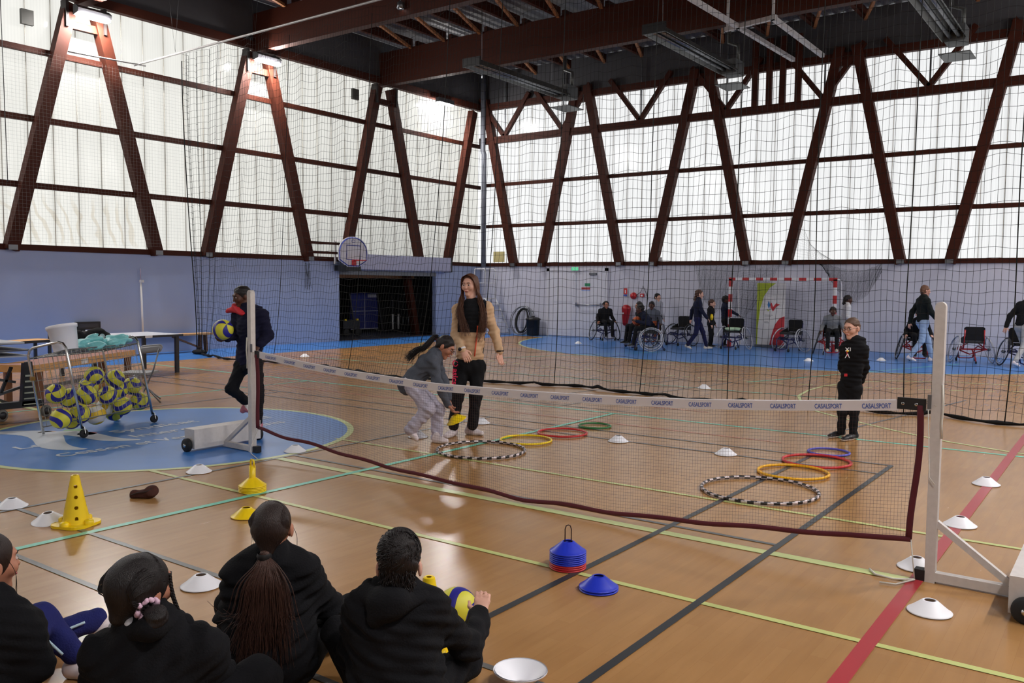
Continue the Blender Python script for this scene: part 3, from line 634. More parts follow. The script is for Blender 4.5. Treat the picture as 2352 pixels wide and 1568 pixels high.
# ================================================================== badminton net and its stands
NETY = 5.25
def stand(x, s, label):
    t = thing('net_stand', label, 'net stand', (x, NETY, 0), 0, 'wheeled badminton net stands')
    chip = mat('chipped_white_paint', S(206, 200, 196), .55, 0, .4, .12, 30, .1, 40)
    p = MB().box((-.027, -.027, .0), (.027, .027, 1.55)); p.tube([(0, -.0262, 1.55), (0, .0262, 1.55)], .0265, 14); part('post', p, chip, t)
    part('foot_bar', MB().box((-.03*s if s > 0 else -.44, -.025, .01), (.44 if s > 0 else .03, .025, .06)), chip, t)
    part('end_cap', MB().box((-.06*s-.02, -.03, .005), (-.06*s+.035, .03, .065)), BLACK, t)
    part('brace', MB().bar((s*.02, 0, .34), (s*.42, 0, .05), .035, .035, (0, 1, 0)), chip, t)
    b = part('weight_box', MB().box((min(s*.42, s*.58), -.36, .03), (max(s*.42, s*.58), .42, .22)), chip, t)
    for y, q in ((-.38, -1), (.44, 1)):
        w = part('wheel', MB().lathe([(.01, -.025), (.055, -.025), (.066, -.015), (.066, .015), (.055, .025), (.01, .025)], (s*.5, y+q*.01, .066), 24, 0, (0, 1, 0)), RUBBER, t)
        part('hub', MB().lathe([(.018, -.03), (.018, .03), (.001, .03)], (s*.5, y+q*.012, .066), 12, 0, (0, q, 0)), CHROME, w)
    part('cleat', MB().bar((-s*.035, -.03, .98), (-s*.035, -.03, 1.06), .012, .02), STEEL, t)
    part('cord', MB().tube([(s*.03, -.03, 1.12), (s*.036, -.034, 1.0), (s*.03, -.03, .9), (s*.034, -.03, .82)], .006, 6).tube([(-s*.04, -.03, .99), (-s*.02, -.04, .6), (s*.01, -.04, .56)], .003, 5), mat('cord_white', S(210, 206, 196), .8), t)
    return t
stand(-6.93, -1, 'white net stand on the blue floor circle, far end of the net')
stand(-.88, 1, 'white net stand beside the red line, near end of the net')
def curve_x(px):      # samples (pixel) on the net plane -> (x, z)
    P = np.array([wyp(u, v, NETY) for u, v in px]); o = np.argsort(P[:, 0]); return P[o, 0], P[o, 2]
tx, tz = curve_x([(586, 806), (700, 832), (800, 851), (1000, 881), (1200, 898), (1400, 910), (1600, 918), (1800, 921), (2000, 920), (2128, 918)])
bx, bz = curve_x([(600, 985), (660, 1005), (750, 1030), (880, 1070), (1000, 1098), (1200, 1146), (1500, 1189), (1800, 1216), (2000, 1233), (2092, 1236)])
x0, x1 = float(tx[0]), float(tx[-1]); xb1 = float(bx[-1])
top = lambda x: np.interp(x, tx, tz); bot = lambda x: np.interp(x, bx, bz)+.006*np.sin(np.asarray(x)*9)
nt_ = thing('badminton_net', 'low maroon badminton net with white lettered tape across the floor', 'net', (x0, NETY, 0))
TAPE = .058
tm = MB(); xs = np.linspace(x0+.06, x1-.14, 60)
for yo in (-.006, .006):
    V = [(x, NETY+yo, top(x)) for x in xs]+[(x, NETY+yo, top(x)-TAPE) for x in xs]; n = len(xs); tm.add(V, [(i, i+1, n+i+1, n+i) for i in range(n-1)])
tm.tube([(x, NETY, top(x)) for x in xs], .007, 6)
tape = wpart('tape', tm, mat('white_tape', S(222, 216, 218), .7, 0, .3, .04), nt_)
for i in range(21):
    xa = x0+.16+i*(x1-x0-.5)/20.; sl = (top(xa+.15)-top(xa))/.15; ex = nrm((1, 0, sl))
    wpart('tape_lettering', put_text(MB(), 'CASALSPORT', .04, (xa, NETY-.0075, top(xa)-.044), ex, (-ex[2], 0, ex[0]), 0, .0006, fit=.16), mat('blue_lettering', S(60, 90, 170), .6), tape)
wpart('end_patch', MB().box((x1-.15, NETY-.009, top(x1)-.062), (x1, NETY+.009, top(x1)+.004)), BLACK, nt_)
wpart('end_patch', MB().box((x0, NETY-.009, top(x0)-.062), (x0+.07, NETY+.009, top(x0)+.004)), BLACK, nt_)
for xe in (x1-.12, x1-.05): wpart('eyelet', MB().lathe([(.004, 0), (.009, 0), (.009, .004), (.004, .004)], (xe, NETY-.012, top(x1)-.03), 10, 0, (0, 1, 0)), CHROME, nt_)
MAR = mat('maroon_hem', S(88, 22, 34), .8)
hb = MB(); hx = np.linspace(x0+.03, xb1, 90); hb.tube([(x, NETY+.01*math.sin(x*7), float(bot(x))) for x in hx], .016, 8)
wpart('bottom_hem', hb, MAR, nt_)
for xt, xb in ((x1-.03, xb1), (x0+.02, x0+.04)):
    zs = np.linspace(0, 1, 14); wpart('side_hem', MB().tube([(xt+(xb-xt)*q+.012*math.sin(q*5), NETY, float(top(xt)-.03+(bot(xb)-top(xt)+.03)*q)) for q in zs], .018, 8), MAR, nt_)
ms = MB(); nvx = 310; xs = np.linspace(0, 1, nvx)
qs = np.linspace(0, 1, 6)
XT = x0+.03+xs*(x1-.05-x0-.03); XBt = x0+.04+xs*(xb1-x0-.04)
Vv = np.zeros((nvx, 6, 3))
for j, q in enumerate(qs):
    Vv[:, j, 0] = XT+(XBt-XT)*q; Vv[:, j, 1] = NETY; Vv[:, j, 2] = (top(XT)-.05)+(bot(XBt)-top(XT)+.05)*q
ms.lines(Vv, .0006)
nh = 36; qq = np.linspace(0, 1, nh); k = 70; xs2 = np.linspace(0, 1, k); Hh = np.zeros((nh, k, 3))
for j, q in enumerate(qq):
    a = x0+.03+xs2*(x1-.05-x0-.03); b = x0+.04+xs2*(xb1-x0-.04); xx = a+(b-a)*q
    Hh[j, :, 0] = xx; Hh[j, :, 1] = NETY; Hh[j, :, 2] = (top(a)-.05)+(bot(b)-top(a)+.05)*q
ms.lines(Hh, .0006)
o = wpart('mesh', ms, mat('brown_net_thread', S(72, 44, 36), .8), nt_); o['kind'] = 'stuff'
wpart('tie_string', MB().tube([(x1, NETY, top(x1)-.005), (-.88, NETY-.03, 1.0)], .003, 5), MATS['cord_white'], nt_)
wpart('tie_string', MB().tube([(xb1, NETY, bot(xb1)), (-.97, NETY-.05, .16), (-.95, NETY-.06, .01)], .0035, 5)
      .tube([(-.95, NETY-.06, .012), (-1.05, NETY-.12, .012), (-1.15, NETY-.1, .012), (-1.2, NETY-.02, .012)], .006, 6).tube([(-.95, NETY-.06, .012), (-1.02, NETY-.2, .01), (-1.1, NETY-.22, .01)], .005, 6), MATS['cord_white'], nt_)
wpart('tie_string', MB().tube([(x0, NETY, top(x0)-.01), (-6.92, NETY-.03, .97)], .003, 5), MATS['cord_white'], nt_)
wpart('tie_string', MB().tube([(x0+.04, NETY, float(bot(x0))), (-6.9, NETY-.05, .05), (-6.85, NETY-.08, .008), (-6.6, NETY-.2, .008)], .0035, 5), MATS['cord_white'], nt_)

# ================================================================== big net curtain dividing the hall
hem = np.array([(-17.6, 11.8), (-16.8, 11.5), (-15.7, 11.2), (-14.2, 11.4), (-12.7, 11.4), (-10.3, 10.85), (-8.9, 11.4), (-8.2, 11.55), (-7.25, 11.85), (-6.6, 11.68), (-6., 11.63), (-5.2, 11.5), (-4.2, 11.75), (-3., 12.05), (-2.5, 11.9), (-2., 12.2), (-1.5, 11.9), (-1., 11.85), (.5, 11.7), (2.5, 11.6)])
nc = thing('net_curtain', 'tall black sports net curtain hanging across the hall', 'net curtain', (-17, 11.5, 0))
NV, NR = 270, 50
s = np.linspace(0, 1, NV); sx = s+.0*s
xbot = -17.6+19.9*np.where(s < .12, s*.55, .066+(s-.12)*(.934/.88)); xtop = -16.75+19.0*np.where(s < .12, s*.75, .09+(s-.12)*(.91/.88))
fold = .10*np.exp(-s*9)*np.sin(s*230)+.035*np.sin(s*95+1.2)+.03*np.sin(s*41)
ybot = np.interp(xbot, hem[:, 0], hem[:, 1]); zr = np.linspace(0, 1, NR)
C3 = np.zeros((NV, NR, 3)); ztop = 6.5
for j, q in enumerate(zr):          # q = 0 at the hem
    bulge = (1-q)**2
    C3[:, j, 0] = xbot+(xtop-xbot)*q+.03*np.sin(q*9+s*60)*bulge
    C3[:, j, 1] = ybot*bulge+(1-bulge)*(10.95+.5*(1-q)) + fold*(.4+.6*q)
    C3[:, j, 2] = .035+(ztop-.035-.06*np.abs(np.sin(s*math.pi*34)))*q + .012*np.sin(s*190+q*31)
netm = MB(); netm.lines(C3, .0026); netm.lines(np.transpose(C3, (1, 0, 2)), .0026)
o = wpart('netting', netm, mat('black_net_cord', S(14, 17, 16), .7, 0, .3), nc); o['kind'] = 'stuff'
for i in (0, 57, 87, 112, 126, 142, 163, 180, 194, 209, 224, 239): wpart('hem_cord', MB().tube(C3[i, ::3], .007 if i else .012, 5), MATS['black_net_cord'], nc)
hp = [(x, np.interp(x, hem[:, 0], hem[:, 1])+.02*math.sin(x*5), .03+.035*max(0, math.sin(x*5.3))**8) for x in np.linspace(-17.6, 2.3, 160)]
wpart('weighted_hem', MB().tube(hp, [.022+.008*math.sin(i*1.7) for i in range(160)], 7), mat('black_rope', S(12, 12, 13), .8, 0, .3, .2, 40, .5, 90), nc)
wpart('gathered_net', MB().sphere((-17.4, 11.75, .05), (.22, .14, .06)), MATS['black_rope'], nc)
rl = thing('net_rail', 'pale pipe rail hung on wires under the roof at upper left', 'rail', (-16, 10.95, 6.55))
PALE = mat('pale_grey_pipe', S(150, 148, 146), .45, .2)
wpart('pipe', MB().tube([(-18.35, 10.85, 6.46), (2.6, 10.95, 6.62)], .022, 8), PALE, rl)
wpart('pipe', MB().tube([(-18.2, 9.3, 6.4), (-18.15, 11.0, 6.45)], .018, 8), PALE, rl)
for x in (-16.9, -14.2, -11.4, -8.5, -5.6, -2.7): wpart('hanger_wire', MB().tube([(x, 10.93, 6.55), (x-.35, 10.93, 8.7)], .003, 4).tube([(x, 10.93, 6.55), (x+.3, 10.93, 8.7)], .003, 4), BLACK, rl)
# fine guard net over the left wall
gn = MB(); ys = np.arange(5.2, 12., .075); zs = np.arange(2.45, 6.35, .075)
gn.lines(np.array([[(XL+.22, y, 2.45), (XL+.22, y, 6.32)] for y in ys]), .0011); gn.lines(np.array([[(XL+.22, 5.2, z), (XL+.22, 12., z)] for z in zs]), .0011)
g = thing('guard_net', 'fine pale mesh guard net stretched over the leftmost wall panels', 'net', (XL+.22, 8.6, 2.45))
o = wpart('netting', gn, mat('grey_net_thread', S(120, 120, 116), .8), g); o['kind'] = 'stuff'
wpart('pull_cord', MB().tube([(XL+.24, 8.02, 8.2), (XL+.24, 8.04, 6.4), (XL+.24, 8.07, 3.6)], .008, 5), BLACK, g)

# ================================================================== cones, hoops and small gear on the floor
WC = mat('white_plastic', S(242, 242, 248), .4, 0, .5, .03); YC = mat('yellow_plastic', S(244, 208, 20), .38, 0, .5, .05); BC = mat('blue_plastic', S(36, 56, 196), .35, 0, .5, .06); RC = mat('red_plastic', S(190, 36, 44), .4, 0, .5, .06)
def disc_prof(R=.104, h=.062, r=.03): return [(R+.003, .0), (R+.004, .004), (R, .006), (R*.86, .016), (r+.008, h-.004), (r, h), (r-.004, h-.003), (r+.004, h-.008), (R*.84, .011), (R-.004, .001)]
def disc_mesh(name, m, R=.104, h=.062): return MB().lathe(disc_prof(R, h), (0, 0, 0), 40).mesh(name, m)
DWm = disc_mesh('disc_cone', WC); DYm = disc_mesh('disc_cone', YC); DBm = disc_mesh('disc_cone', BC); DRm = disc_mesh('disc_cone', RC)
def disc(me, x, y, z, label, group=None, rot=None):
    o = link('disc_cone', me); o.location = (x, y, z)
    if rot: o.rotation_euler = rot
    return tag(o, label, 'cone', group)
G = 'white disc cones marking out the floor'
for (u, v), lb in (((27, 1164), 'white disc cone at the left edge, left of the tall yellow cone'), ((457, 1084), 'white disc cone just outside the blue circle, left of the yellow cone stack'),
    ((678, 1037), 'white disc cone on the edge of the blue circle behind the yellow cone stack'), ((462, 1346), 'white disc cone on the dark line left of the long ponytail girl'),
    ((1105, 972), 'white disc cone behind the feet of the woman in the fleece'), ((960, 1004), 'white disc cone by the rear foot of the bending girl'),
    ((1420, 1014), 'white disc cone in front of the small green hoop'), ((1667, 1044), 'white disc cone between the two rows of hoops'), ((1617, 892), 'white disc cone beyond the net curtain, centre floor'),
    ((2265, 1113), 'white disc cone farthest along the red line'), ((2205, 1207), 'white disc cone on the red line behind the near net stand'), ((2105, 1304), 'white disc cone at the foot of the near net stand'), ((2135, 1406), 'white disc cone nearest the camera beside the red line'),
    ((700, 819), 'white disc cone behind the net curtain on the left'), ((1328, 789), 'white disc cone on the blue zone before the double door'), ((1857, 829), 'white disc cone before the empty dark blue wheelchair'), ((2024, 828), 'white disc cone on the blue zone left of the walking person')):
    p = fl(u, v); disc(DWm, p[0], p[1], .0045, lb, G)
p = fl(112, 1200); disc(DWm, p[0], p[1], .012, 'white disc cone leaning against the tall yellow cone', G, (.12, .06, 0))
p = fl(1195, 1572); o = disc(DWm, p[0], p[1], .066, 'white disc cone lying upside down at the bottom edge', G, (math.pi, 0, 0)); o.scale = (1.05,)*3
p = fl(566, 1186); disc(DYm, p[0], p[1], .0045, 'yellow disc cone right behind the head of the long ponytail girl')
p = fl(640, 804); 
ps = fl(580, 1128)
for i in range(5): disc(DYm, ps[0], ps[1], .0045+i*.011, 'yellow disc cone %s of the stack under the carry handle' % ['at the bottom', 'second from the bottom', 'in the middle', 'second from the top', 'at the top'][i], 'yellow disc cones stacked on their handle')
hd = MB().tube([(0, 0, 0), (0, 0, .2)], .026, 14); hd.tube([(-.02, 0, .19), (-.02, 0, .235), (-.012, 0, .25), (.012, 0, .25), (.02, 0, .235), (.02, 0, .19)], .007, 8); hd.xf(t=(ps[0], ps[1], .004))
solo('cone_carrier', hd, YC, 'yellow carry handle standing up through the yellow cone stack', 'handle')
pb = fl(1304, 1303)
for i in range(3): disc(DRm, pb[0], pb[1], .0045+i*.012, 'red disc cone of the blue and red stack, %s of the three' % ['lowest', 'middle', 'uppermost'][i], 'red disc cones under the blue ones')
for i in range(6): disc(DBm, pb[0], pb[1], .0405+i*.0115, 'blue disc cone in the stack with the wire handle, %s from the top' % ['sixth', 'fifth', 'fourth', 'third', 'second', 'first'][i], 'blue disc cones stacked on the wire handle')
wr = MB().tube([(-.018, 0, .0), (-.018, 0, .225), (-.012, 0, .245), (0, 0, .25), (.012, 0, .245), (.018, 0, .225), (.018, 0, 0)], .0035, 6).xf(rotz(.6), (pb[0], pb[1], .004))
solo('cone_carrier', wr, mat('dark_wire', S(70, 50, 44), .4, .6), 'dark wire handle looped above the blue cone stack', 'handle')
pb = fl(1375, 1354)
for i in range(2): disc(DBm, pb[0], pb[1], .0045+i*.013, '%s blue disc cone of the low pair in front of the tall stack' % ['lower', 'upper'][i], 'pair of nested blue disc cones')
def tall_cone(p, rz, label):
    t = thing('marker_cone', label, 'cone', (p[0], p[1], 0), rz, 'tall yellow perforated cones')
    rows, n, H, R0, R1 = 110, 96, .34, .088, .026; holes = [(z, a) for z in (.06, .13, .2, .27) for a in (-90, 0, 90, 180)]
    mb = MB()
    for off in (0, -.004):
        V = []; F = []
        for i in range(rows+1):
            z = .02+(H-.02)*i/rows; r = R0+(R1-R0)*i/rows+off
            for k in range(n): a = 2*math.pi*k/n; V.append((r*math.cos(a), r*math.sin(a), z))
        for i in range(rows):
            z = .02+(H-.02)*(i+.5)/rows; r = R0+(R1-R0)*(i+.5)/rows
            for k in range(n):
                a = 360*(k+.5)/n
                if any(math.hypot(((a-ha+180) % 360-180)*math.pi/180*r, z-hz) < .0125 for hz, ha in holes): continue
                F.append((i*n+k, i*n+(k+1) % n, (i+1)*n+(k+1) % n, (i+1)*n+k))
        mb.add(V, F, 0, True)
    mb.lathe([(R1, H), (R1-.006, H+.004), (.012, H+.002)], n=40)
    part('cone', mb, YC, t)
    bs = MB(); pts = []
    for i in range(48):
        a = 2*math.pi*i/48; q = .13*(1+.18*abs(math.cos(2*a))**2); pts.append((q*math.cos(a), q*math.sin(a)))
    bs.prism(pts, (0, 0, .002), (1, 0, 0), (0, 1, 0), .018); part('base', bs, YC, t)
    for a in (45, 135, 225, 315): part('lug', MB().lathe([(.03, 0), (.03, .02), (.022, .028), (.001, .03)], (.105*math.cos(math.radians(a)), .105*math.sin(math.radians(a)), .018), 16), YC, t)
    return t
tall_cone(fl(175, 1205), 1.15, 'tall yellow cone with round holes on the teal line')
tall_cone(fl(985, 1495), .4, 'tall yellow cone half hidden behind the seated boy')
def hoop(cx, cy, R, r, m, label, stripes=0, group='hoops laid out in two rows', m2=None):
    n = 120; P = [(R*math.cos(2*math.pi*i/n), R*math.sin(2*math.pi*i/n), r+.003) for i in range(n)]
    mb = MB().tube(P, r, 8, 0, closed=True)
    mats = [m]
    if stripes:
        mats = [m, m2]; mb.m = [1 if ((i//8+(i % 8)//3) % 4) < 2 else 0 for i in range(len(mb.f))]
    mb.xf(t=(cx, cy, 0)); return solo('hoop', mb, mats, label, 'hoop', group)
HB, HW = mat('black_hoop', S(24, 24, 26), .4), mat('silver_hoop_tape', S(214, 200, 200), .3, .2)
hoop(-5.21, 6.67, .435, .014, HB, 'big black and white striped hoop at the feet of the woman in the fleece', 1, m2=HW)
hoop(-5.18, 7.4, .27, .012, YC, 'yellow hoop touching the striped hoop, far row'); hoop(-5.12, 8.02, .27, .012, mat('red_hoop', S(200, 44, 48), .4), 'red hoop behind the yellow one, far row'); hoop(-5.08, 8.66, .185, .011, mat('green_hoop', S(40, 120, 62), .4), 'small green hoop at the end of the far row')
hoop(-2.41, 6.74, .455, .014, HB, 'big black and white striped hoop close to the net, near row', 1, m2=HW)
hoop(-2.41, 7.58, .3, .013, mat('amber_hoop', S(238, 176, 20), .4), 'amber yellow hoop behind the striped one, near row'); hoop(-2.39, 8.2, .305, .013, MATS['red_hoop'], 'red hoop between the amber and the violet hoop, near row'); hoop(-2.43, 8.74, .195, .011, mat('violet_hoop', S(84, 84, 190), .4), 'small violet blue hoop in front of the standing boy')
# ================================================================== people in the near and middle distance
F3 = np.array([_f[0], _f[1], 0])/math.hypot(_f[0], _f[1]); R3 = _r0.copy(); Z3v = np.array([0, 0, 1.])
KBLK, KNAVY, KGREY, KLAV, KBEI = cloth('black_cotton', S(13, 13, 17)), cloth('navy_fabric', S(24, 24, 48)), cloth('charcoal_knit', S(78, 82, 92)), cloth('pale_lavender_jersey', S(186, 180, 196), .08), mat('beige_fleece', S(206, 172, 138), .95, 0, .2, .1, 14, .3, 420)
KTRK = cloth('black_tracksuit', S(20, 21, 25)); SOLE = mat('white_sole', S(220, 216, 214), .6); SHW = mat('white_trainer', S(216, 204, 206), .6, 0, .4, .08); SHB_ = mat('black_trainer', S(26, 28, 32), .5)
ORNG = mat('orange_zip', S(226, 84, 52), .5); PINK = mat('pink_print', S(220, 40, 84), .6); WHT = mat('white_print', S(224, 224, 228), .6)
def setup(D): return lambda u, v, dd=0.: ud(u, v, D+dd)
def ground(p): q = np.array(p, float); q[2] = 0; return q
def person(label, foot): return thing('person', label, 'person', (foot[0], foot[1], 0))
def locks(path, n, spread, r, rs, jit=.012, taper=1.): # bundle of hair paths around a guide
    out = []; P = spline(path, 16)
    for i in range(n):
        o = rs.randn(3)*spread; w = rs.rand()*6; t = np.linspace(0, 1, 16)[:, None]
        out.append(P+o*(.45+taper*.55*t)+jit*np.sin(t*7+w)*rs.randn(3)*t)
    return out
# ---- the woman in the two-tone fleece
D0 = depth(fl(1062, 1002)); K = setup(D0); t = person('woman with long brown hair in a beige and black fleece and black track pants', fl(1062, 1002))
H = Head(K(1079, 655), -F3-.42*R3-.08*Z3v, (0, 0, 1), .98)
J = dict(neck=K(1083, 701), chest=K(1085, 722), pelvis=K(1078, 828), hem=K(1079, 815), sr=K(1053, 712, .04), sl=K(1117, 706, -.03), er=K(1046, 770, -.02), wr=K(1062, 803, -.2), el=K(1136, 764, .0), wl=K(1148, 808, -.07),
    hdr=K(1077, 832, -.24)-K(1062, 803, -.2), hdl=K(1150, 840, -.08)-K(1148, 808, -.07), htr=R3, htl=-R3-F3, hipr=K(1062, 842), hipl=K(1096, 842), kr=K(1051, 908, -.04), kl=K(1093, 908, -.04),
    ar=K(1041, 982), al=K(1085, 980), heelr=fl(1047, 999), tr=fl(1021, 1009), heell=fl(1069, 997), tl=fl(1112, 1001), brow=HDK)
zy = K(1085, 762)[2]
def jk(X): lat = np.abs((X-J['chest'])@R3-.0); return np.where((X[:, 2] > zy) & (lat < .155) & ((X-J['chest'])@F3 > -.4), 1, 0)
human(t, J, H, 'light', KBEI, KTRK, [SHW, SOLE], .95, .006, True, .044, .066, .97, .008, [KBEI, KTRK], jk, topname='fleece_jacket', seed=.3, collar=False)
b = base_of(t)
def on_front(u, v, off): return K(u, v, off)
part('zip', MB().tube([on_front(u, v, o)-b for u, v, o in ((1097, 748, -.135), (1095, 775, -.135), (1092, 800, -.135), (1090, 818, -.12))], .007, 6), ORNG, t)
part('cuff', MB().tube([J['wl']+.038*(math.cos(a)*R3+math.sin(a)*F3)-b+np.array([0, 0, .012]) for a in np.linspace(0, 6.28, 16)[:-1]], .008, 6, closed=True), KTRK, t)
part('chest_logo', MB().bar(on_front(1110, 716.5, -.128)-b, on_front(1117, 716.5, -.118)-b, .004, .01), WHT, t)
wd = nrm(J['hdr']); wu = nrm(np.cross(wd, F3))
part('watch', MB().tube([J['wr']-wd*.01+.034*(math.cos(a)*wu+math.sin(a)*np.cross(wd, wu))-b for a in np.linspace(0, 6.28, 20)[:-1]], .011, 6, closed=True).lathe([(.02, 0), (.02, .012), (.001, .012)], J['wr']-wd*.01-F3*.03-R3*.018-b, 16, 1, -F3-.5*R3), [WHT, BLACK], t)
mb = MB(); put_text(mb, 'asics', .085, K(1040.5, 846, -.105)-b, -Z3v*.995-R3*.06, R3-.1*Z3v, 0, .002, fit=.17); mb.tube([K(1046+5.5*math.cos(a), 834+7*math.sin(a)*(1 if a < 4.6 else .6), -.11)-b for a in np.linspace(.3, 6., 18)], [.003+.004*math.sin(i/17*3.14) for i in range(18)], 5); part('leg_lettering', mb, PINK, t)
hv = Vol(.007); hair_cap(hv, H, front=-.022, low=-.1, thick=.008)
HCH = hairmat('chestnut_hair', S(92, 58, 42)); hr = vol_obj('hair', hv, HCH, t)
rs = np.random.RandomState(4); ps = []
for sg, wp, n in ((1, ((1060, 690, -.02), (1056, 718, -.1), (1064, 746, -.15), (1071, 772, -.16)), 250), (-1, ((1103, 690, -.06), (1110, 718, -.13), (1109, 752, -.16), (1100, 786, -.15)), 250)):
    for i in range(n):
        a = rs.rand(); q = float(np.clip(rs.randn(), -1.6, 1.6))*3.4; ln = rs.uniform(.74, 1.03); st = H.P(sg*.004, .075-.15*a, .128-.02*abs(a-.4)); c1 = H.P(sg*.064, .07-.14*a, .088); c2 = H.P(sg*(.086+.006*rs.rand()), .045-.1*a, .0); c3 = H.P(sg*(.09+.012*rs.rand()), .02-.06*a, -.07)
        pts = [st, c1, c2, c3]+[K(u+q*(.6+.5*j)+rs.randn()*1.2+2.5*math.sin(j*2.1+i), H_v, d+.06*(a-.5)+.012*rs.randn()) for j, (u, H_v, d) in enumerate(wp)]
        P = spline(pts, 22); ps.append(P[:max(12, int(22*ln))])
strands('hair_lengths', ps, .0027, HCH, hr, 4)
# ---- the bending girl
D0 = depth(fl(1000, 1016)); K = setup(D0); t = person('girl in grey top and pale trousers bending down with a yellow cone', fl(985, 1012))
H = Head(K(1022, 797), R3*.82-.52*Z3v-.22*F3, Z3v*.8+R3*.55, .95)
J = dict(neck=K(1000, 815), chest=K(984, 836), pelvis=K(944, 874), hem=K(936, 884), sr=K(994, 828, -.13), sl=K(1002, 824, .13), er=K(1005, 880, -.17), wr=K(1030, 930, -.13), el=K(1018, 872, .14), wl=K(1030, 915, .08), hdr=K(1044, 949, -.13)-K(1030, 930, -.13), htr=-F3,
    hipr=K(946, 886, -.08), hipl=K(952, 884, .08), kr=K(984, 938, -.13), kl=K(1004, 940, .09), ar=K(940, 990, -.1), al=K(1003, 1004, .07), heelr=K(931, 992, -.1), tr=fl(957, 1019)+np.array([0, 0, .005]), heell=fl(993, 1017), tl=fl(1032, 1018), brow=HBLK, glasses=mat('dark_glasses', S(50, 36, 36), .3), flat=1., upr=Z3v+R3*.8)
J['tr'] = K(958, 1016, -.1)
human(t, J, H, 'tan', KGREY, KLAV, [SHW, SOLE], .9, .006, True, .042, .078, .92, .011, topname='pullover', seed=1.1, handcurl=.6)
hv = Vol(.007); hair_cap(hv, H, front=.004, low=-.05, thick=.006); hr = vol_obj('hair', hv, HBLK, t, folds(.003, 80, 1.))
part('hair_tie', MB().sphere(H.P(0, -.125, .02)-base_of(t), .02*.95), mat('maroon_tie', S(90, 30, 44), .8), t)
strands('ponytail', locks([H.P(0, -.1, .03), H.P(0, -.16, .035), K(975, 797, .0), K(955, 806, .0), K(937, 824, .0)], 150, np.array([.012, .012, .014]), .005, rs, .02), .0035, HBLK, hr, 4)
cn = link('disc_cone', DYm); tag(cn, 'yellow disc cone held in the bending girl\'s hand', 'cone'); cn.location = tuple(K(1049, 966, -.14)); cn.rotation_euler = (.5*_f[1], -.5*_f[0]*-1, 0); cn.rotation_euler = (math.radians(20), math.radians(-14), 0)
# ---- the boy in black with glasses
D0 = depth(fl(1938, 1008)); K = setup(D0); t = person('boy with short hair and glasses in a black hoodie standing still', fl(1938, 1008))
H = Head(K(1956, 754), -R3*.8-.6*F3-.12*Z3v, (0, 0, 1), .94)
J = dict(neck=K(1963, 783), chest=K(1961, 808), pelvis=K(1952, 880), hem=K(1954, 884), sr=K(1942, 800, .1), sl=K(1981, 802, -.06), er=K(1934, 842, .1), wr=K(1950, 866, .12), el=K(1988, 843, .0), wl=K(1978, 876, .06), hipr=K(1941, 890, .05), hipl=K(1964, 890, -.03), kr=K(1935, 946, .03), kl=K(1962, 948, -.03),
    ar=K(1932, 994, .05), al=K(1959, 999, -.02), heelr=fl(1938, 1001), tr=fl(1903, 1007), heell=fl(1968, 1008), tl=fl(1934, 1014), brow=HBRN, glasses=MATS['dark_glasses'])
human(t, J, H, 'light', KBLK, KTRK, [SHB_, SOLE], .88, .006, True, .044, .062, .76, .007, topname='hoodie', hood=True, seed=2.2, collar=False)
hv = Vol(.006); hair_cap(hv, H, front=-.012, low=-.035, thick=.0); vol_obj('hair', hv, hairmat('cropped_brown_hair', S(92, 68, 54)), t, folds(.0035, 120, 1.))
b = base_of(t); FR = -.16
pm = MB(); 
for (u0, v0, u1, v1, m) in ((1942, 798, 1950, 806, 0), (1950, 798, 1942, 806, 0), (1953, 798, 1953, 806, 0), (1945, 807, 1946, 818, 2), (1941, 822, 1947, 812, 0), (1947, 812, 1951, 822, 0)): pm.bar(K(u0, v0, FR)-b, K(u1, v1, FR)-b, .006, .008, F3, m)
pm.sphere(K(1946.5, 806, FR+.005)-b, .013, 1, 10, 6); part('chest_print', pm, [WHT, YC, RC], t)
part('red_label', MB().bar(K(1939, 861, -.148)-b, K(1946, 861, -.15)-b, .03, .008, F3).xf(), RC, t)
# ---- the child running with a ball behind the far stand
D0 = depth(fl(590, 985)); K = setup(D0); t = person('child in a dark navy coat with red collar carrying a ball on the run', fl(590, 985))
H = Head(K(555, 681), -R3*.72-.66*F3-.25*Z3v, (0, 0, 1), .96)
J = dict(neck=K(570, 713), chest=K(576, 742), pelvis=K(571, 826), hem=K(572, 822), sr=K(548, 724, .12), sl=K(602, 724, -.08), er=K(534, 768, .06), wr=K(524, 776, -.12), el=K(617, 770, -.06), wl=K(596, 792, -.16), hdr=-R3-.2*F3-.1*Z3v, htr=Z3v, hpr=-F3*.4+Z3v, hipr=K(558, 836, .07), hipl=K(586, 838, -.06),
    kr=K(531, 893, -.06), kl=K(594, 905, -.08), ar=K(566, 922, .2), al=K(592, 972, .0), tr=K(580, 944, .26), heelr=K(564, 925, .27), heell=fl(600, 983), tl=fl(571, 994), brow=HBLK, flat=1., upr=-R3*.6-Z3v*.5)
human(t, J, H, 'dark', KNAVY, KTRK, [mat('pink_trainer', S(200, 120, 130), .6), SOLE], .9, .007, True, .05, .062, .96, .008, topname='coat', seed=3.1, loose=1.12, hood=True)
hv = Vol(.007); hair_cap(hv, H, front=-.004, low=-.03, thick=.006); vol_obj('hair', hv, HBLK, t, folds(.005, 100, 1.))
b = base_of(t); rv = Vol(.007); rv.es(K(522, 716, .1), K(540, 708, .04), .02, .045, None, .03); rv.es(K(540, 708, .04), K(556, 720, -.1), .045, .03, None, .03); vol_obj('red_collar', rv, mat('red_lining', S(206, 36, 50), .8), t, folds(.006, 50, 2.))
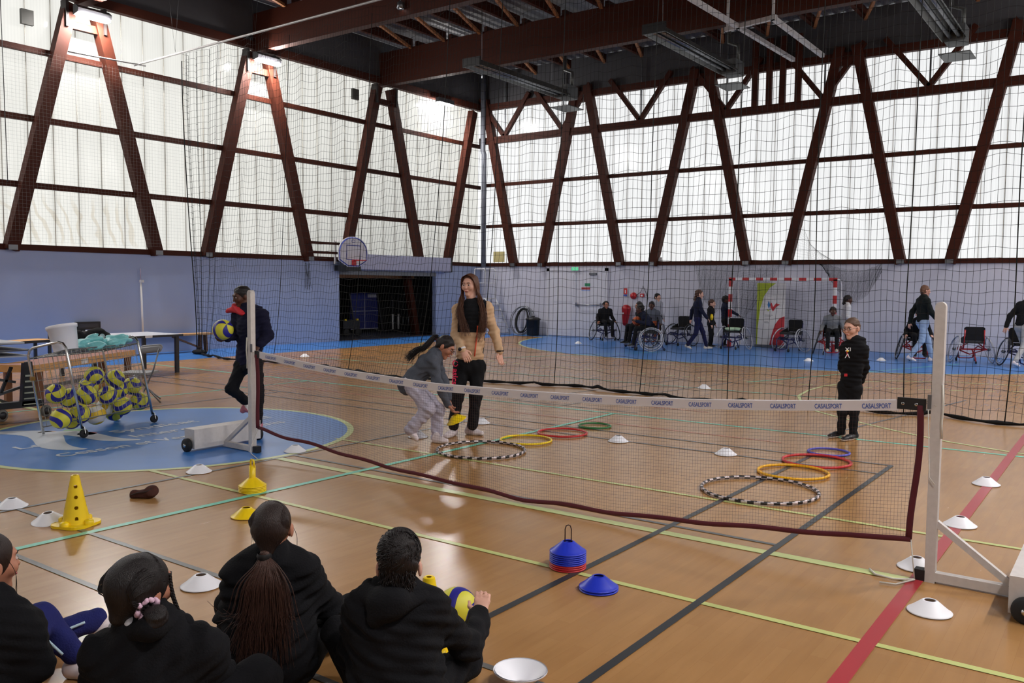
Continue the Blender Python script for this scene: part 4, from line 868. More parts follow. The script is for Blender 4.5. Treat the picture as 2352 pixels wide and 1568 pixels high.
# ================================================================== the four children sitting on the floor in front
def seated(label, D, headpx, fdir, sc, J, skin, top, bottom, shoes, seed, **kw):
    K = setup(D); f = nrm(fdir); H = Head(K(*headpx), f, kw.pop('up', (0, 0, 1)), sc); J = {k: (K(*v) if isinstance(v, tuple) else v) for k, v in J.items()}
    hz = np.array([f[0], f[1], 0]); hz = nrm(hz); side = np.array([hz[1], -hz[0], 0])
    pel = J.get('pelvis'); 
    if pel is None: pel = J['neck']-hz*.04; pel[2] = .13; J['pelvis'] = pel
    J.setdefault('hipl', pel-side*.09+hz*.03-np.array([0, 0, .02])); J.setdefault('hipr', pel+side*.09+hz*.03-np.array([0, 0, .02])); J.setdefault('hem', pel+np.array([0, 0, .0]))
    for a in 'lr':
        J.setdefault('k'+a, pel+side*(.26 if a == 'r' else -.26)+hz*.3+np.array([0, 0, .1])); J.setdefault('a'+a, pel+side*(-.1 if a == 'r' else .1)+hz*.36-np.array([0, 0, .06])); J.setdefault('t'+a, np.array([*(J['a'+a]+side*(-.14 if a == 'r' else .14))[:2], .02])); J.setdefault('heel'+a, np.array([*(J['a'+a]+side*(.06 if a == 'r' else -.06))[:2], .015]))
    H.ez = kw.pop('ez', -.004); t = person(label, pel); human(t, J, H, skin, top, bottom, shoes, .85, .007, topname=kw.pop('topname', 'sweatshirt'), seed=seed, **kw)
    return t, H, K, J
rs = np.random.RandomState(11)
# girl with the very long brown ponytail
t, H, K, J = seated('girl seen from behind with a very long brown ponytail, black sweatshirt', 3.52, (627, 1213), F3+.02*R3, .93,
    dict(neck=(626, 1288), chest=(624, 1375), sl=(556, 1322), sr=(697, 1314), el=(528, 1425, .06), wl=(560, 1500, .3), er=(757, 1392, .12), wr=(800, 1425, .36), kr=(806, 1398, .34), ar=(700, 1510, .48)), 'tan', KBLK, KBLK, [SHB_, SOLE], 5.2, girth=1.0, fold=.012, loose=1.06, wide=1.2, collar=True)
b = base_of(t); hv = Vol(.006); s = H.s
hv.el(H.P(0, -.02, .03), np.array([.082, .104, .097])*s, H.R, .02); hv.es(H.P(0, -.07, .0), H.P(-.0, -.085, -.075), (.066*s, .04*s), (.03*s, .028*s), H.r, .03); hv.cut(H.P(0, .085, .05), nrm(H.f-.55*H.w))
hr = vol_obj('hair', hv, HDK, t)
ps = []
for i in range(320):      # combed strands from the hairline to the tie
    a = rs.uniform(-1.95, 1.95); st = H.P(.082*math.sin(a), -.012, .03+.097*math.cos(a)); md = H.P(.082*math.sin(a), -.1*abs(math.cos(a*.6)), .02+.03*math.cos(a)); en = H.P(rs.uniform(-.012, .012), -.112, -.078+rs.uniform(-.01, .01)); ps.append(spline([st, H.P(.084*math.sin(a), -.06, .05+.052*math.cos(a)), md, en], 9))
strands('combed_hair', ps, .0018, HDK, hr, 4)
part('hair_tie', MB().lathe([(.026, -.012), (.03, 0), (.026, .012)], H.P(-.005, -.112, -.088)-b, 16, 0, (0, 0, 1)), BLACK, t)
tl = []
for i in range(620):
    q = rs.randn(); u1 = 606+q*26; u2 = 597+q*34+rs.randn()*8; ln = 1518+rs.uniform(-70, 60)-abs(q)*22
    tl.append(spline([H.P(-.006+.006*q, -.112, -.09), K(613+q*9, 1300, -.125-.012*rs.rand()), K(608+q*20, 1345, -.135-.03*rs.rand()), K(u1, 1410, -.135-.025*rs.rand()), K(u2, ln, -.13-.03*rs.rand())], 16))
pv = Vol(.008); pv.es(H.P(-.004, -.108, -.085), K(612, 1330, -.105), .018, (.04, .02), R3, .03); pv.es(K(612, 1330, -.105), K(605, 1420, -.11), (.04, .02), (.05, .02), R3, .03); pv.es(K(605, 1420, -.11), K(598, 1485, -.11), (.05, .02), (.04, .012), R3, .03)
HPT = hairmat('ponytail_brown', S(70, 46, 38))
vol_obj('ponytail_core', pv, HPT, hr, folds(.003, 60, 5.))
strands('ponytail', tl, .0026, HPT, hr, 4)
strands('loose_hairs', [spline([H.P(sg*.085, .02, -.0), H.P(sg*.1, .02, -.04), H.P(sg*(.09+.02*rs.rand()), .03, -.1)], 8) for sg in (-1, 1, 1, -1)], .001, HDK, hr, 3)['kind'] = 'stuff'
part('neck_tape', MB().tube([K(620, 1283, -.068)-b, K(634, 1282, -.072)-b, K(648, 1281, -.06)-b], .005, 6), mat('blue_tape', S(36, 40, 150), .7), t)
# boy with the hood
t, H, K, J = seated('boy with short black hair seen from behind, black hoodie, arm out to a ball', 3.25, (917, 1287), F3-.05*R3, .94,
    dict(neck=(914, 1362), chest=(905, 1452), sl=(834, 1398), sr=(984, 1396), el=(806, 1500, .08), wl=(850, 1560, .34), er=(1076, 1486, .2), wr=(1103, 1415, .44), hdr=ud(1108, 1376, 3.25+.5)-ud(1103, 1415, 3.25+.44), htr=-R3, hpr=F3, kr=(1068, 1520, .3), ar=(960, 1600, .42)), 'light', KBLK, KBLK, [SHB_, SOLE], 6.4, girth=1.0, fold=.011, loose=1.05, wide=1.2, hood=False, collar=False, topname='hoodie', handcurl=.25, ez=-.032)
b = base_of(t)
hd = Vol(.007); hd.es(K(842, 1372, -.02), K(905, 1385, -.1), .035, .05, None, .04); hd.es(K(905, 1385, -.1), K(962, 1372, -.03), .05, .032, None, .04); hd.es(K(880, 1390, -.09), K(862, 1424, -.1), .055, .035, None, .04); hd.es(K(850, 1350, .02), K(846, 1380, -.03), .03, .035, None, .03)
vol_obj('hood', hd, KBLK, t, folds(.008, 40, 2.))
hv = Vol(.005); s = H.s; hv.el(H.P(0, -.018, .04), np.array([.084, .106, .094])*s, H.R, .02); hv.es(H.P(0, -.06, .0), H.P(0, -.062, -.075), (.066*s, .048*s), (.055*s, .04*s), H.r, .03); hv.cut(H.P(0, .09, .05), nrm(H.f-.6*H.w))
hr = vol_obj('hair', hv, HBLK, t, folds(.003, 90, 1.))
ps = []
for i in range(700):
    a = rs.uniform(0, 6.283); e = rs.uniform(-.35, 1.5); st = H.P(.084*math.cos(e)*math.cos(a), -.018+.105*math.cos(e)*math.sin(a), .04+.094*math.sin(e))
    if (st-H.c)@H.f > .06: continue
    n = nrm(st-H.P(0, -.018, .03)); d = (np.cross(n, nrm(H.P(.03, -.05, .14)-st))*.8-H.w*.5*math.cos(e)+rs.randn(3)*.35); d = nrm(d-n*(d@n)); ps.append(np.array([st-n*.001, st+n*.0025+d*.012, st-n*.001+d*.024]))
for i in range(500):
    a = rs.uniform(-1.5, 1.5); z = rs.uniform(-.09, .02); w_ = .068-.012*max(0, -z/.09); st = H.P(w_*math.sin(a), -.06-.046*math.cos(a), z); n = nrm(H.r*math.sin(a)-H.f*math.cos(a)); d = nrm(-H.w+rs.randn(3)*.3); ps.append(np.array([st-n*.002, st+n*.003+d*.012, st-n*.001+d*.022]))
strands('short_tufts', ps, .0028, HBLK, hr, 4)
# girl with the bun and the scrunchie
t, H, K, J = seated('girl with black hair in a low bun and pink scrunchie, black jacket, seen from behind', 3.0, (328, 1352), F3*.85+.5*R3+.05*Z3v, .98,
    dict(neck=(345, 1436), chest=(345, 1540), sl=(240, 1502), sr=(462, 1492), el=(215, 1600, .05), wl=(260, 1640, .3), er=(520, 1580, .1), wr=(540, 1600, .35)), 'tan', KBLK, KBLK, [SHB_, SOLE], 7.7, girth=1.08, fold=.012, loose=1.05, wide=1.15, topname='jacket', collar=False, up=(0, 0, 1))
b = base_of(t)
jc = Vol(.007); jc.es(K(268, 1452, -.02), K(350, 1440, -.1), .03, .04, None, .03); jc.es(K(350, 1440, -.1), K(424, 1425, .02), .04, .02, None, .03); jc.es(K(424, 1425, .02), K(460, 1452, .0), .02, .012, None, .02)
vol_obj('collar', jc, KBLK, t, folds(.005, 30, 4.)); wc_ = Vol(.006); wc_.es(K(262, 1440, .03), K(300, 1428, -.06), .02, .024, None, .02); vol_obj('white_lining', wc_, mat('white_cotton', S(206, 206, 212), .9), t)
hv = Vol(.006); s = H.s; hv.el(H.P(0, -.022, .03), np.array([.096, .115, .104])*s, H.R, .02); hv.es(H.P(0, -.07, .0), H.P(-.01, -.095, -.07), (.07*s, .045*s), (.035*s, .03*s), H.r, .03); hv.cut(H.P(0, .07, .05), nrm(H.f-.5*H.w)); hr = vol_obj('hair', hv, HBLK, t)
bun = K(360, 1412, -.1); bv = Vol(.005); bv.el(bun, (.036, .036, .032)); bv.el(bun+np.array([.012, -.012, -.016]), .024); vol_obj('bun', bv, HBLK, t, folds(.004, 110, 3.))
sc = MB(); ax = nrm(K(360, 1412, -.1)-K(322, 1380, -.02)); e1 = nrm(np.cross(ax, Z3v)); e2 = np.cross(ax, e1); c0 = K(339, 1397, -.075)
sc.tube([c0+(.033+.006*math.sin(a*7))*(math.cos(a)*e1+math.sin(a)*e2)+.008*math.sin(a*9)*ax-b for a in np.linspace(0, 6.283, 60)[:-1]], [.008+.003*math.sin(i*2.6) for i in range(59)], 8, closed=True); part('scrunchie', sc, mat('pink_satin', S(214, 176, 196), .35), t)
ps = []
for i in range(300):
    a = rs.uniform(-1.9, 1.9); st = H.P(.087*math.sin(a), .03, .03+.094*math.cos(a)); en = c0+rs.randn(3)*.01; ps.append(spline([st, H.P(.098*math.sin(a), -.06, .05+.065*math.cos(a)), H.P(.085*math.sin(a), -.11, .01+.03*math.cos(a)), en], 9))
strands('combed_hair', ps, .0018, HBLK, hr, 4)
for o, ph in ((0, 0), (6, 1.5)):
    pl = MB(); 
    for q in (0, 2.09, 4.19): pl.tube([K(386+30*z+o*.6+2*math.cos(z*30+q)-6*math.sin(z*3), 1318+98*z, .03+.008*math.sin(z*30+q))-b for z in np.linspace(0, 1, 26)], [.0048*(1-.5*z) for z in np.linspace(0, 1, 26)], 5)
    part('braid', pl, HBLK, t)
# child cut by the left edge, one knee up
K = setup(3.1); D1 = fl(176, 1556); D2 = fl(226, 1462)
t, H, K, J = seated('child at the left edge with navy striped track trousers and one knee up', 3.1, (-28, 1296), F3*.8+.5*R3, .95,
    dict(neck=(-40, 1378), chest=(-20, 1460), sl=(-120, 1430), sr=(45, 1438), el=(-150, 1540), wl=(-90, 1590, .2), er=(88, 1530, .02), wr=(30, 1560, .3), kr=(92, 1420, .42), ar=np.array([D1[0], D1[1], .1]), heelr=D1-R3*.05, tr=D1+R3*.15-F3*.02,
         kl=(120, 1462, .8), al=np.array([D2[0], D2[1], .09]), heell=D2-R3*.03, tl=D2+R3*.17), 'tan', KBLK, cloth('royal_navy_fabric', S(34, 38, 96)), [SHW, SOLE], 8.3, girth=.95, fold=.008, loose=1.08, topname='sweatshirt')
b = base_of(t)
for a in 'rl':
    od = nrm(-F3*.85+Z3v*.5+R3*.1); P = [J['hip'+a]+(J['k'+a]-J['hip'+a])*q+od*(.118-.02*q) for q in (.45, .6, .75, .9)]+[J['k'+a]+od*.098]+[J['k'+a]+(J['a'+a]-J['k'+a])*q+nrm(-F3+Z3v*.25)*(.092-.012*q) for q in (.15, .3, .5, .7, .9)]
    part('piping', MB().tube(spline(P, 26)-b, .006, 6), mat('pale_piping', S(176, 200, 214), .7), t)
hv = Vol(.007); s = H.s; hv.el(H.P(0, -.02, .03), np.array([.09, .11, .1])*s, H.R, .02); hv.es(H.P(0, -.07, .0), H.P(0, -.08, -.09), (.066*s, .04*s), (.03*s, .03*s), H.r, .03); hv.cut(H.P(0, .07, .05), nrm(H.f-.5*H.w)); hr = vol_obj('hair', hv, HDK, t)
strands('loose_hairs', [spline([H.P(.08, .03, .03), H.P(.1, .05, -.03), H.P(.085+.02*rs.rand(), .05, -.11)], 8) for i in range(5)], .0012, HDK, hr, 3)['kind'] = 'stuff'
# ================================================================== balls
def ball_material(name, c1, c2, tw=2.2, n=3, th=.3):
    m, nt, b = nodes(name); L = nt.links.new; N = nt.nodes.new
    tc = N('ShaderNodeTexCoord'); sp = N('ShaderNodeSeparateXYZ'); L(tc.outputs['Object'], sp.inputs[0])
    def mt(op, a, c=None):
        q = N('ShaderNodeMath'); q.operation = op
        for i, z in enumerate((a, c)):
            if z is None: continue
            if isinstance(z, (int, float)): q.inputs[i].default_value = z
            else: L(z, q.inputs[i])
        return q.outputs[0]
    an = mt('ARCTAN2', sp.outputs[1], sp.outputs[0]); ph = mt('MULTIPLY', mt('ADD', an, mt('MULTIPLY', mt('SINE', mt('MULTIPLY', sp.outputs[2], 14.)), tw*.55)), float(n))
    s = mt('SINE', ph); msk = mt('GREATER_THAN', s, th); seam = mt('LESS_THAN', mt('ABSOLUTE', mt('SUBTRACT', s, th)), .035)
    mx = N('ShaderNodeMix'); mx.data_type = 'RGBA'; L(msk, mx.inputs[0]); mx.inputs[6].default_value = c1; mx.inputs[7].default_value = c2
    m2 = N('ShaderNodeMix'); m2.data_type = 'RGBA'; m2.blend_type = 'MULTIPLY'; L(seam, m2.inputs[0]); L(mx.outputs[2], m2.inputs[6]); m2.inputs[7].default_value = (.6, .6, .6, 1); L(m2.outputs[2], b.inputs['Base Color'])
    b.inputs['Roughness'].default_value = .5; return m
BYB = ball_material('yellow_blue_ball', S(214, 208, 62), S(36, 34, 138)); BWY = ball_material('white_yellow_ball', S(226, 224, 222), S(226, 186, 40), 1.8, 3, .1)
ballm = MB().sphere((0, 0, 0), .105, 0, 32, 20).mesh('volleyball', BYB); ballm2 = MB().sphere((0, 0, 0), .105, 0, 32, 20).mesh('volleyball', BWY)
rb = random.Random(5)
def ball(p, label, group=None, me=None, sc=1., rot=None):
    o = link('volleyball', me or ballm); o.location = tuple(float(a) for a in p); o.rotation_euler = rot or (rb.uniform(0, 6), rb.uniform(0, 6), rb.uniform(0, 6)); o.scale = (sc,)*3; return tag(o, label, 'ball', group)
pf = fl(1049, 1396, .1); ball(pf, 'yellow and blue volleyball on the floor by the seated boy\'s raised hand', None, None, .95, (1.2, .2, 2.2))
D0 = depth(fl(590, 985)); ball(ud(512, 757, D0-.2), 'yellow and blue volleyball carried by the running child', None, None, 1.08, (.4, .9, .3))
# ================================================================== ball trolley, tilted on its missing castor
A_ = fl(193, 1006); B_ = fl(354, 971); e1 = nrm(B_-A_); e2 = np.array([-e1[1], e1[0], 0]); CL, CW = float(np.linalg.norm(B_-A_)), .52
e2 = e2 if e2[0] < 0 else -e2
TL = math.radians(12.3); ez = Z3v*math.cos(TL)+e2*math.sin(TL); ew = e2*math.cos(TL)-Z3v*math.sin(TL)
ct = thing('ball_trolley', 'chrome wire ball trolley tilting to one side on the blue circle', 'trolley', A_)
lift = CW*math.sin(TL)                      # raise so the castor-less corner meets the floor
def Q(a, w, z): return e1*a+ew*w+ez*z+np.array([0, 0, .0])
WIRE = mat('dull_wire', S(150, 148, 142), .35, .8)
zb, zt = .2, .95
for a, nm in ((0., 'near'), (CL, 'far')):
    mb = MB(); legs = []
    w0, w1 = 0., CW
    pts = [Q(a, w0, .1), Q(a, w0, zt+.02), Q(a, w0+.03, zt+.075), Q(a, w0+.09, zt+.1), Q(a, w1-.09, zt+.1), Q(a, w1-.03, zt+.075), Q(a, w1, zt+.02), Q(a, w1, CW*math.tan(TL)+.01)]
    part('end_frame', mb.tube(pts, .014, 10), CHROME, ct)
for z, r in ((zb, .006), (zb+.12, .003), (zb+.25, .003), (zb+.38, .003), (zb+.5, .003), (zb+.62, .003), (zt, .006)):
    part('basket_rim', MB().tube([Q(0, 0, z), Q(CL, 0, z), Q(CL, CW, z), Q(0, CW, z)], r, 5, closed=True), WIRE, ct)
wm = MB(); Pn = []
for i in range(1, 17):
    for w in (0, CW): Pn.append([Q(CL*i/17, w, zb), Q(CL*i/17, w, zt)])
    Pn.append([Q(CL*i/17, 0, zb), Q(CL*i/17, CW, zb)])
for i in range(1, 8):
    for a in (0, CL): Pn.append([Q(a, CW*i/8, zb), Q(a, CW*i/8, zt)])
    Pn.append([Q(0, CW*i/8, zb), Q(CL, CW*i/8, zb)])
wm.lines(np.array(Pn), .0025, 4); o = part('basket_wires', wm, WIRE, ct); o['kind'] = 'stuff'
lw = MB(); Pn = [[Q(CL*i/20, 0, zt), Q(CL*i/20, CW, zt)] for i in range(21)]; Pn += [[Q(0, CW*i/5, zt), Q(CL, CW*i/5, zt)] for i in range(6)]; o = part('wire_lid', lw.lines(np.array(Pn), .0025, 4), WIRE, ct); o['kind'] = 'stuff'
for a, w, hgt in ((0, 0, .0), (CL, 0, .0), (CL, CW, CW*math.tan(TL))):
    c = Q(a, w, hgt)+np.array([0, 0, .05]); cs = part('castor', MB().lathe([(.008, -.014), (.04, -.014), (.046, -.008), (.046, .008), (.04, .014), (.008, .014)], c, 22, 0, e2*.9+e1*.3), RUBBER, ct); part('fork', MB().bar(c+nrm(e2*.9+e1*.3)*.02, c+np.array([0, 0, .07]), .006, .03).bar(c-nrm(e2*.9+e1*.3)*.02, c+np.array([0, 0, .07]), .006, .03), CHROME, cs)
part('padlock', MB().box(Q(0, CW, zt-.22)-.02, Q(0, CW, zt-.22)+.02), mat('brass', S(150, 116, 60), .4, .6), ct)
def inbasket(u, v, w):      # place on the ray through (u, v) at the given width across the basket
    n = ew; o = A_+ew*w; D = ray(u, v); q = CAM+D*(((o-CAM)@n)/(D@n)); return q
BL = 'yellow and blue volleyball in the wire trolley, '
for u, v, w, tx_, me in ((129, 904, .3, 'leftmost, above the others', 0), (160, 914, .32, 'second from the left in the middle row', 0), (199, 907, .14, 'large in front at centre left', 0), (203, 888, .36, 'half hidden behind the front one', 0), (217, 863, .28, 'topmost of the heap', 0), (264, 869, .3, 'upper right of the topmost', 0), (272, 894, .36, 'behind the centre right one', 0), (247, 908, .14, 'centre right in front', 0),
    (303, 886, .3, 'upper right corner', 0), (321, 921, .2, 'far right', 0), (281, 932, .14, 'lower right', 0), (140, 961, .16, 'lowest at the left corner', 0), (184, 950, .14, 'bottom row, behind the front post', 0), (220, 953, .2, 'white and yellow one', 1), (243, 936, .34, 'another white and yellow one', 1), (262, 945, .38, 'bottom row at the back', 0), (163, 963, .38, 'bottom row, back left', 0)):
    ball(inbasket(u, v, w), (BL+tx_) if not me else ('white and yellow volleyball in the wire trolley, '+('bottom centre' if v > 950 else 'upper of the two white ones')), 'balls in the trolley', ballm2 if me else None, 1.02)
def onlid(a, w, z=.0): return A_+Q(a, w, zt+z)
bk = MB(); bk.lathe([(.001, 0), (.118, 0), (.122, .01), (.145, .25), (.155, .252), (.157, .285), (.15, .288), (.146, .27), (.112, .012), (.001, .01)], (0, 0, 0), 40, 0, ez)
bk.xf(t=onlid(.2, .2, .004)); solo('bucket', bk, WC, 'white plastic bucket standing on top of the ball trolley', 'bucket')
tb = Vol(.01); c = onlid(.64, .12, .05)
for i in range(20): tb.el(c+e1*rb.uniform(-.24, .3)+e2*rb.uniform(-.08, .08)+Z3v*rb.uniform(-.02, .035), (rb.uniform(.04, .1), rb.uniform(.04, .1), rb.uniform(.03, .06)), None, .03)
t = thing('plastic_bag', 'turquoise plastic bag crumpled on the trolley beside the bucket', 'bag', onlid(.62, .24)); vol_obj('sheet', tb, mat('turquoise_plastic', S(132, 208, 210), .35, 0, .5, .12, 12, .5, 40), t, folds(.016, 60, 6.))
bb = Vol(.011); c = onlid(.7, .45, .14)
for i in range(9): bb.el(c+e1*(-.28+.07*i)+Z3v*(.02*math.sin(i*1.1)+.01), (.1, .13, .09), None, .05)
t = thing('kit_bag', 'black kit bag with white badge lying across the trolley top', 'bag', onlid(.75, .42)); vol_obj('body', bb, cloth('black_nylon', S(20, 20, 22)), t, folds(.009, 40, 7.)); b = base_of(t)
part('badge', MB().lathe([(.001, .0), (.03, 0), (.03, .004)], ud(235, 772, depth(c)-.14)-b, 14, 0, -F3), WHT, t); part('strap', MB().tube([c-e1*.3+Z3v*.06-b, c-e1*.36+Z3v*.1-b, c-e1*.2+Z3v*.13-b, c+e1*.05+Z3v*.12-b], .012, 6), KTRK, t)
# ================================================================== tables, chair and bench by the left wall
WD = wood('warm_wood', S(206, 158, 104), .18, (6, 6, 20)); BRW = wood('brown_leg_wood', S(112, 74, 50), .2); DKM = mat('dark_table_steel', S(34, 34, 40), .45)
TX = -10.72
def ty(u, v): p = wxp(u, v, TX); return p[1], p[2]
t = thing('folding_table', 'wheeled folding table tennis table with black frame at the left edge', 'table', (TX, 4.4, 0))
def yb(name, u0, v0, u1, v1, x0, x1, m):
    (ya, za), (yb_, zb_) = ty(u0, v1), ty(u1, v0); wpart(name, MB().box((TX-x1, ya, za), (TX-x0, yb_, zb_)), m, t)
GRYT = mat('slate_table_top', S(70, 72, 82), .5); PALT = mat('pale_grey_edge', S(176, 178, 188), .5)
yb('table_top', -160, 802, 73, 818, .02, 1.2, GRYT); yb('edge_strip', -160, 818, 72, 829, 0, 1.1, PALT); yb('table_top', -160, 790, 70, 797, .15, 1.3, PALT); yb('wooden_rail', -160, 831, 55, 847, .0, .05, WD)
col = MB(); P4 = [ty(56, 832), ty(74, 830), ty(87, 929), ty(51, 933)]; col.add([(TX, y, z) for y, z in P4]+[(TX-.08, y, z) for y, z in P4], [(0, 1, 2, 3)[::-1], (4, 5, 6, 7), (0, 4, 5, 1), (1, 5, 6, 2), (2, 6, 7, 3), (3, 7, 4, 0)]); wpart('side_column', col, DKM, t)
for i in range(6):
    v = 862+i*13; (ya, za), (yc, zc) = ty(57.5-i*.7, v+3), ty(75.5+i*2.1, v-2.5); wpart('reflector_bar', MB().box((TX+.003, ya, za), (TX+.012, yc, zc)), mat('pale_green_bar', S(186, 192, 176), .5), t)
yb('bottom_beam', -160, 931, 101, 943, .0, .1, DKM)
for u0, v0, u1, v1 in ((-30, 905, 53, 935), (-30, 868, 53, 880), (20, 905, 44, 845), (-10, 918, 70, 890)): (ya, za), (yc, zc) = ty(u0, v0), ty(u1, v1); wpart('strut', MB().bar((TX-.2, ya, za), (TX-.2, yc, zc), .03, .035, (1, 0, 0)), STEEL if v0 > 860 and u0 < 0 else DKM, t)
for u, v in ((3, 962), (104, 950)):
    y, z = ty(u, v); w = wpart('wheel', MB().lathe([(.01, -.02), (.06, -.02), (.072, -.012), (.072, .012), (.06, .02), (.01, .02)], (TX+.02, y, .072), 24, 0, (1, .25, 0)), mat('grey_tyre', S(110, 108, 104), .7), t); b = base_of(w.parent); part('hub', MB().lathe([(.045, -.022), (.045, .022), (.001, .022)], np.array((TX+.022, y, .072))-b, 18, 0, (1, .25, 0)), DKM, w)
def table(name, label, a, b_, width, z, th, mtop, medge, mleg, legw=.05, away=1):
    a = np.array(a); b_ = np.array(b_); d = nrm(b_-a); n = np.array([-d[1], d[0], 0]); n = n if n@F3 > 0 else -n; n *= away
    t = thing(name, label, 'table', ((a+b_)/2*np.array([1, 1, 0])))
    P = [a, b_, b_+n*width, a+n*width]; mb = MB(); V = [np.array([p[0], p[1], q]) for q in (z-th, z) for p in P]
    mb.add(V, [(3, 2, 1, 0), (4, 5, 6, 7), (0, 1, 5, 4), (1, 2, 6, 5), (2, 3, 7, 6), (3, 0, 4, 7)]); mb.m[0] = 1; mb.m[2:] = [1]*4; wpart('table_top', mb, [mtop, medge], t)
    for q, w in ((.06, .05), (.94, .05), (.06, width-.06), (.94, width-.06)): p = a+(b_-a)*q+n*w; wpart('leg', MB().box((p[0]-legw/2, p[1]-legw/2, 0), (p[0]+legw/2, p[1]+legw/2, z-th)), mleg, t)
    return t, d, n
a = fl(80, 842, .5); b_ = fl(311, 806, .5)
t, d, n = table('low_table', 'low wooden table with a numbered sticker behind the ball trolley', a, b_, .55, .52, .1, mat('red_brown_top', S(150, 84, 60), .5), WD, BRW, .08)
m = a+(b_-a)*.44; wpart('sticker', MB().bar(m-d*.09-n*.004+Z3v*-.03, m+d*.09-n*.004+Z3v*-.03, .004, .07), WHT, t); wpart('stretcher', MB().bar(a+(b_-a)*.06+n*.25+Z3v*-.35, a+(b_-a)*.94+n*.25+Z3v*-.35, .03, .05), STEEL, t)
a = fl(205, 780, .68); b_ = fl(421, 769, .68)
t, d, n = table('tennis_table', 'long table tennis table with black edge standing by the left wall', a, b_, 1.1, .7, .04, mat('white_top', S(196, 198, 208), .5), DKM, DKM, .06)
m = a+(b_-a)*.62; wpart('sticker', MB().bar(m-d*.09-n*.004+Z3v*.0, m+d*.05-n*.004, .004, .04), WHT, t); wpart('net_post', MB().bar(a+(b_-a)*.1-n*.03, a+(b_-a)*.2-n*.03, .03, .05), STEEL, t)
a = fl(20, 790, .6); b_ = fl(75, 783, .6); 
t, d, n = table('low_table', 'pale topped table with dark edge at the far left behind the folding table', fl(-60, 793, .5), fl(128, 781, .5), .5, .52, .05, WD, DKM, DKM)
nt2 = thing('kit_box', 'black box with a pale lid edge on the far table behind the bucket', 'box', (-15.3, 8.6, .7)); 
p = fl(170, 778, .7); nt2.location = (p[0], p[1], .7); part('tray', MB().box((-.25, -.3, 0), (.2, .25, .1)).box((-.25, -.3, .1), (.2, .25, .13), 1), [BLACK, PALT], nt2)
va = wxp(176, 757, XL+.08); vb = wxp(231, 738, XL+.08)
part('vent_box', MB().box((XL, va[1], va[2]), (XL+.08, vb[1], vb[2])).box((XL+.08, va[1]+.05, va[2]+.04), (XL+.085, vb[1]-.05, vb[2]-.04), 1), [BLACK, mat('dark_grille', S(52, 52, 58), .6)], wall_left)
t = thing('white_pole', 'thin white pole standing against the blue left wall', 'pole', (XL+.1, wxp(328, 700, XL+.1)[1], 0)); part('shaft', MB().tube([(0, 0, 0), (-.03, -.02, 1.65)], .022, 8), WHITEP, t); part('tip', MB().tube([(-.03, -.02, 1.65), (-.035, -.022, 1.95)], .012, 8), mat('lilac_tip', S(160, 150, 176), .6), t); part('clip', MB().box((-.05, -.05, 1.63), (.02, .03, 1.69)), WHITEP, t)
bn = fl(430, 803); t = thing('bench', 'wooden bench end beside the gathered net by the left wall', 'bench', (max(bn[0], -18.1), bn[1]-1.3, 0)); part('seat', MB().box((-.17, -1.4, .4), (.17, 1.5, .44)), WD, t)
for y in (-1.2, 1.3): part('leg', MB().bar((-.13, y, 0), (-.1, y, .4), .05, .1).bar((.13, y, 0), (.1, y, .4), .05, .1), BRW, t)
part('brace', MB().bar((0, 1.25, .08), (0, .5, .38), .04, .04), BRW, t)
cp = fl(345, 922); K = setup(depth(cp)); t = thing('folding_chair', 'grey folding chair with crossed legs right of the ball trolley', 'chair', cp); b = base_of(t)
pad = mat('grey_vinyl', S(128, 128, 130), .5)
for dd in (-.18, .22):
    part('leg', MB().tube([K(366, 800, dd)-b, K(352, 850, dd)-b, K(330, 900, dd)-b, np.array([*(K(322, 925, dd))[:2], .012])-b], .011, 8), STEEL, t); part('leg', MB().tube([K(308, 862, dd)-b, K(340, 893, dd)-b, np.array([*(K(369, 928, dd))[:2], .012])-b], .011, 8), STEEL, t)
sv = Vol(.012); sv.es(K(340, 804, -.14), K(346, 804, .2), (.03, .08), (.03, .08), R3, .02) if False else sv.es(K(328, 805, -.1), K(364, 801, -.02), .045, .045); sv.es(K(330, 800, .1), K(366, 797, .18), .045, .045); vol_obj('backrest', sv, pad, t)
part('seat', MB().prism([(-.2, -.2), (.2, -.2), (.2, .2), (-.2, .2)], K(318, 858, .05)-b, R3, F3, .03), pad, t)
br = fl(331, 1143); sh = Vol(.006); c = br+Z3v*.03; sh.es(c-R3*.07-Z3v*.01, c+R3*.05+Z3v*.01, (.03, .04), (.042, .05), Z3v, .03); sh.es(c+R3*.05+Z3v*.01, c+R3*.075+Z3v*.045, .03, .018, None, .02); sh.el(c-R3*.075+Z3v*.005, (.028, .03, .028)); sh.el(c+R3*.062+Z3v*.028, (.034, .036, .03)); sh.hole(c-R3*.02+Z3v*.075-F3*.0, .035, .02); sh.cut((0, 0, .002), (0, 0, -1))
t = thing('shoe', 'small brown shoe lying on the floor between the yellow cones', 'shoe', br); vol_obj('upper', sh, mat('brown_suede', S(74, 46, 40), .9, 0, .2, .2, 30, .3, 90), t, folds(.004, 60, 9.)); bm = base_of(t); part('welt', MB().tube(np.array([c-R3*.085-F3*.035, c-R3*.03-F3*.05+Z3v*.02, c+R3*.04-F3*.05+Z3v*.03, c+R3*.075-F3*.03+Z3v*.05])-bm, .006, 6), mat('dark_welt', S(44, 28, 26), .8), t)
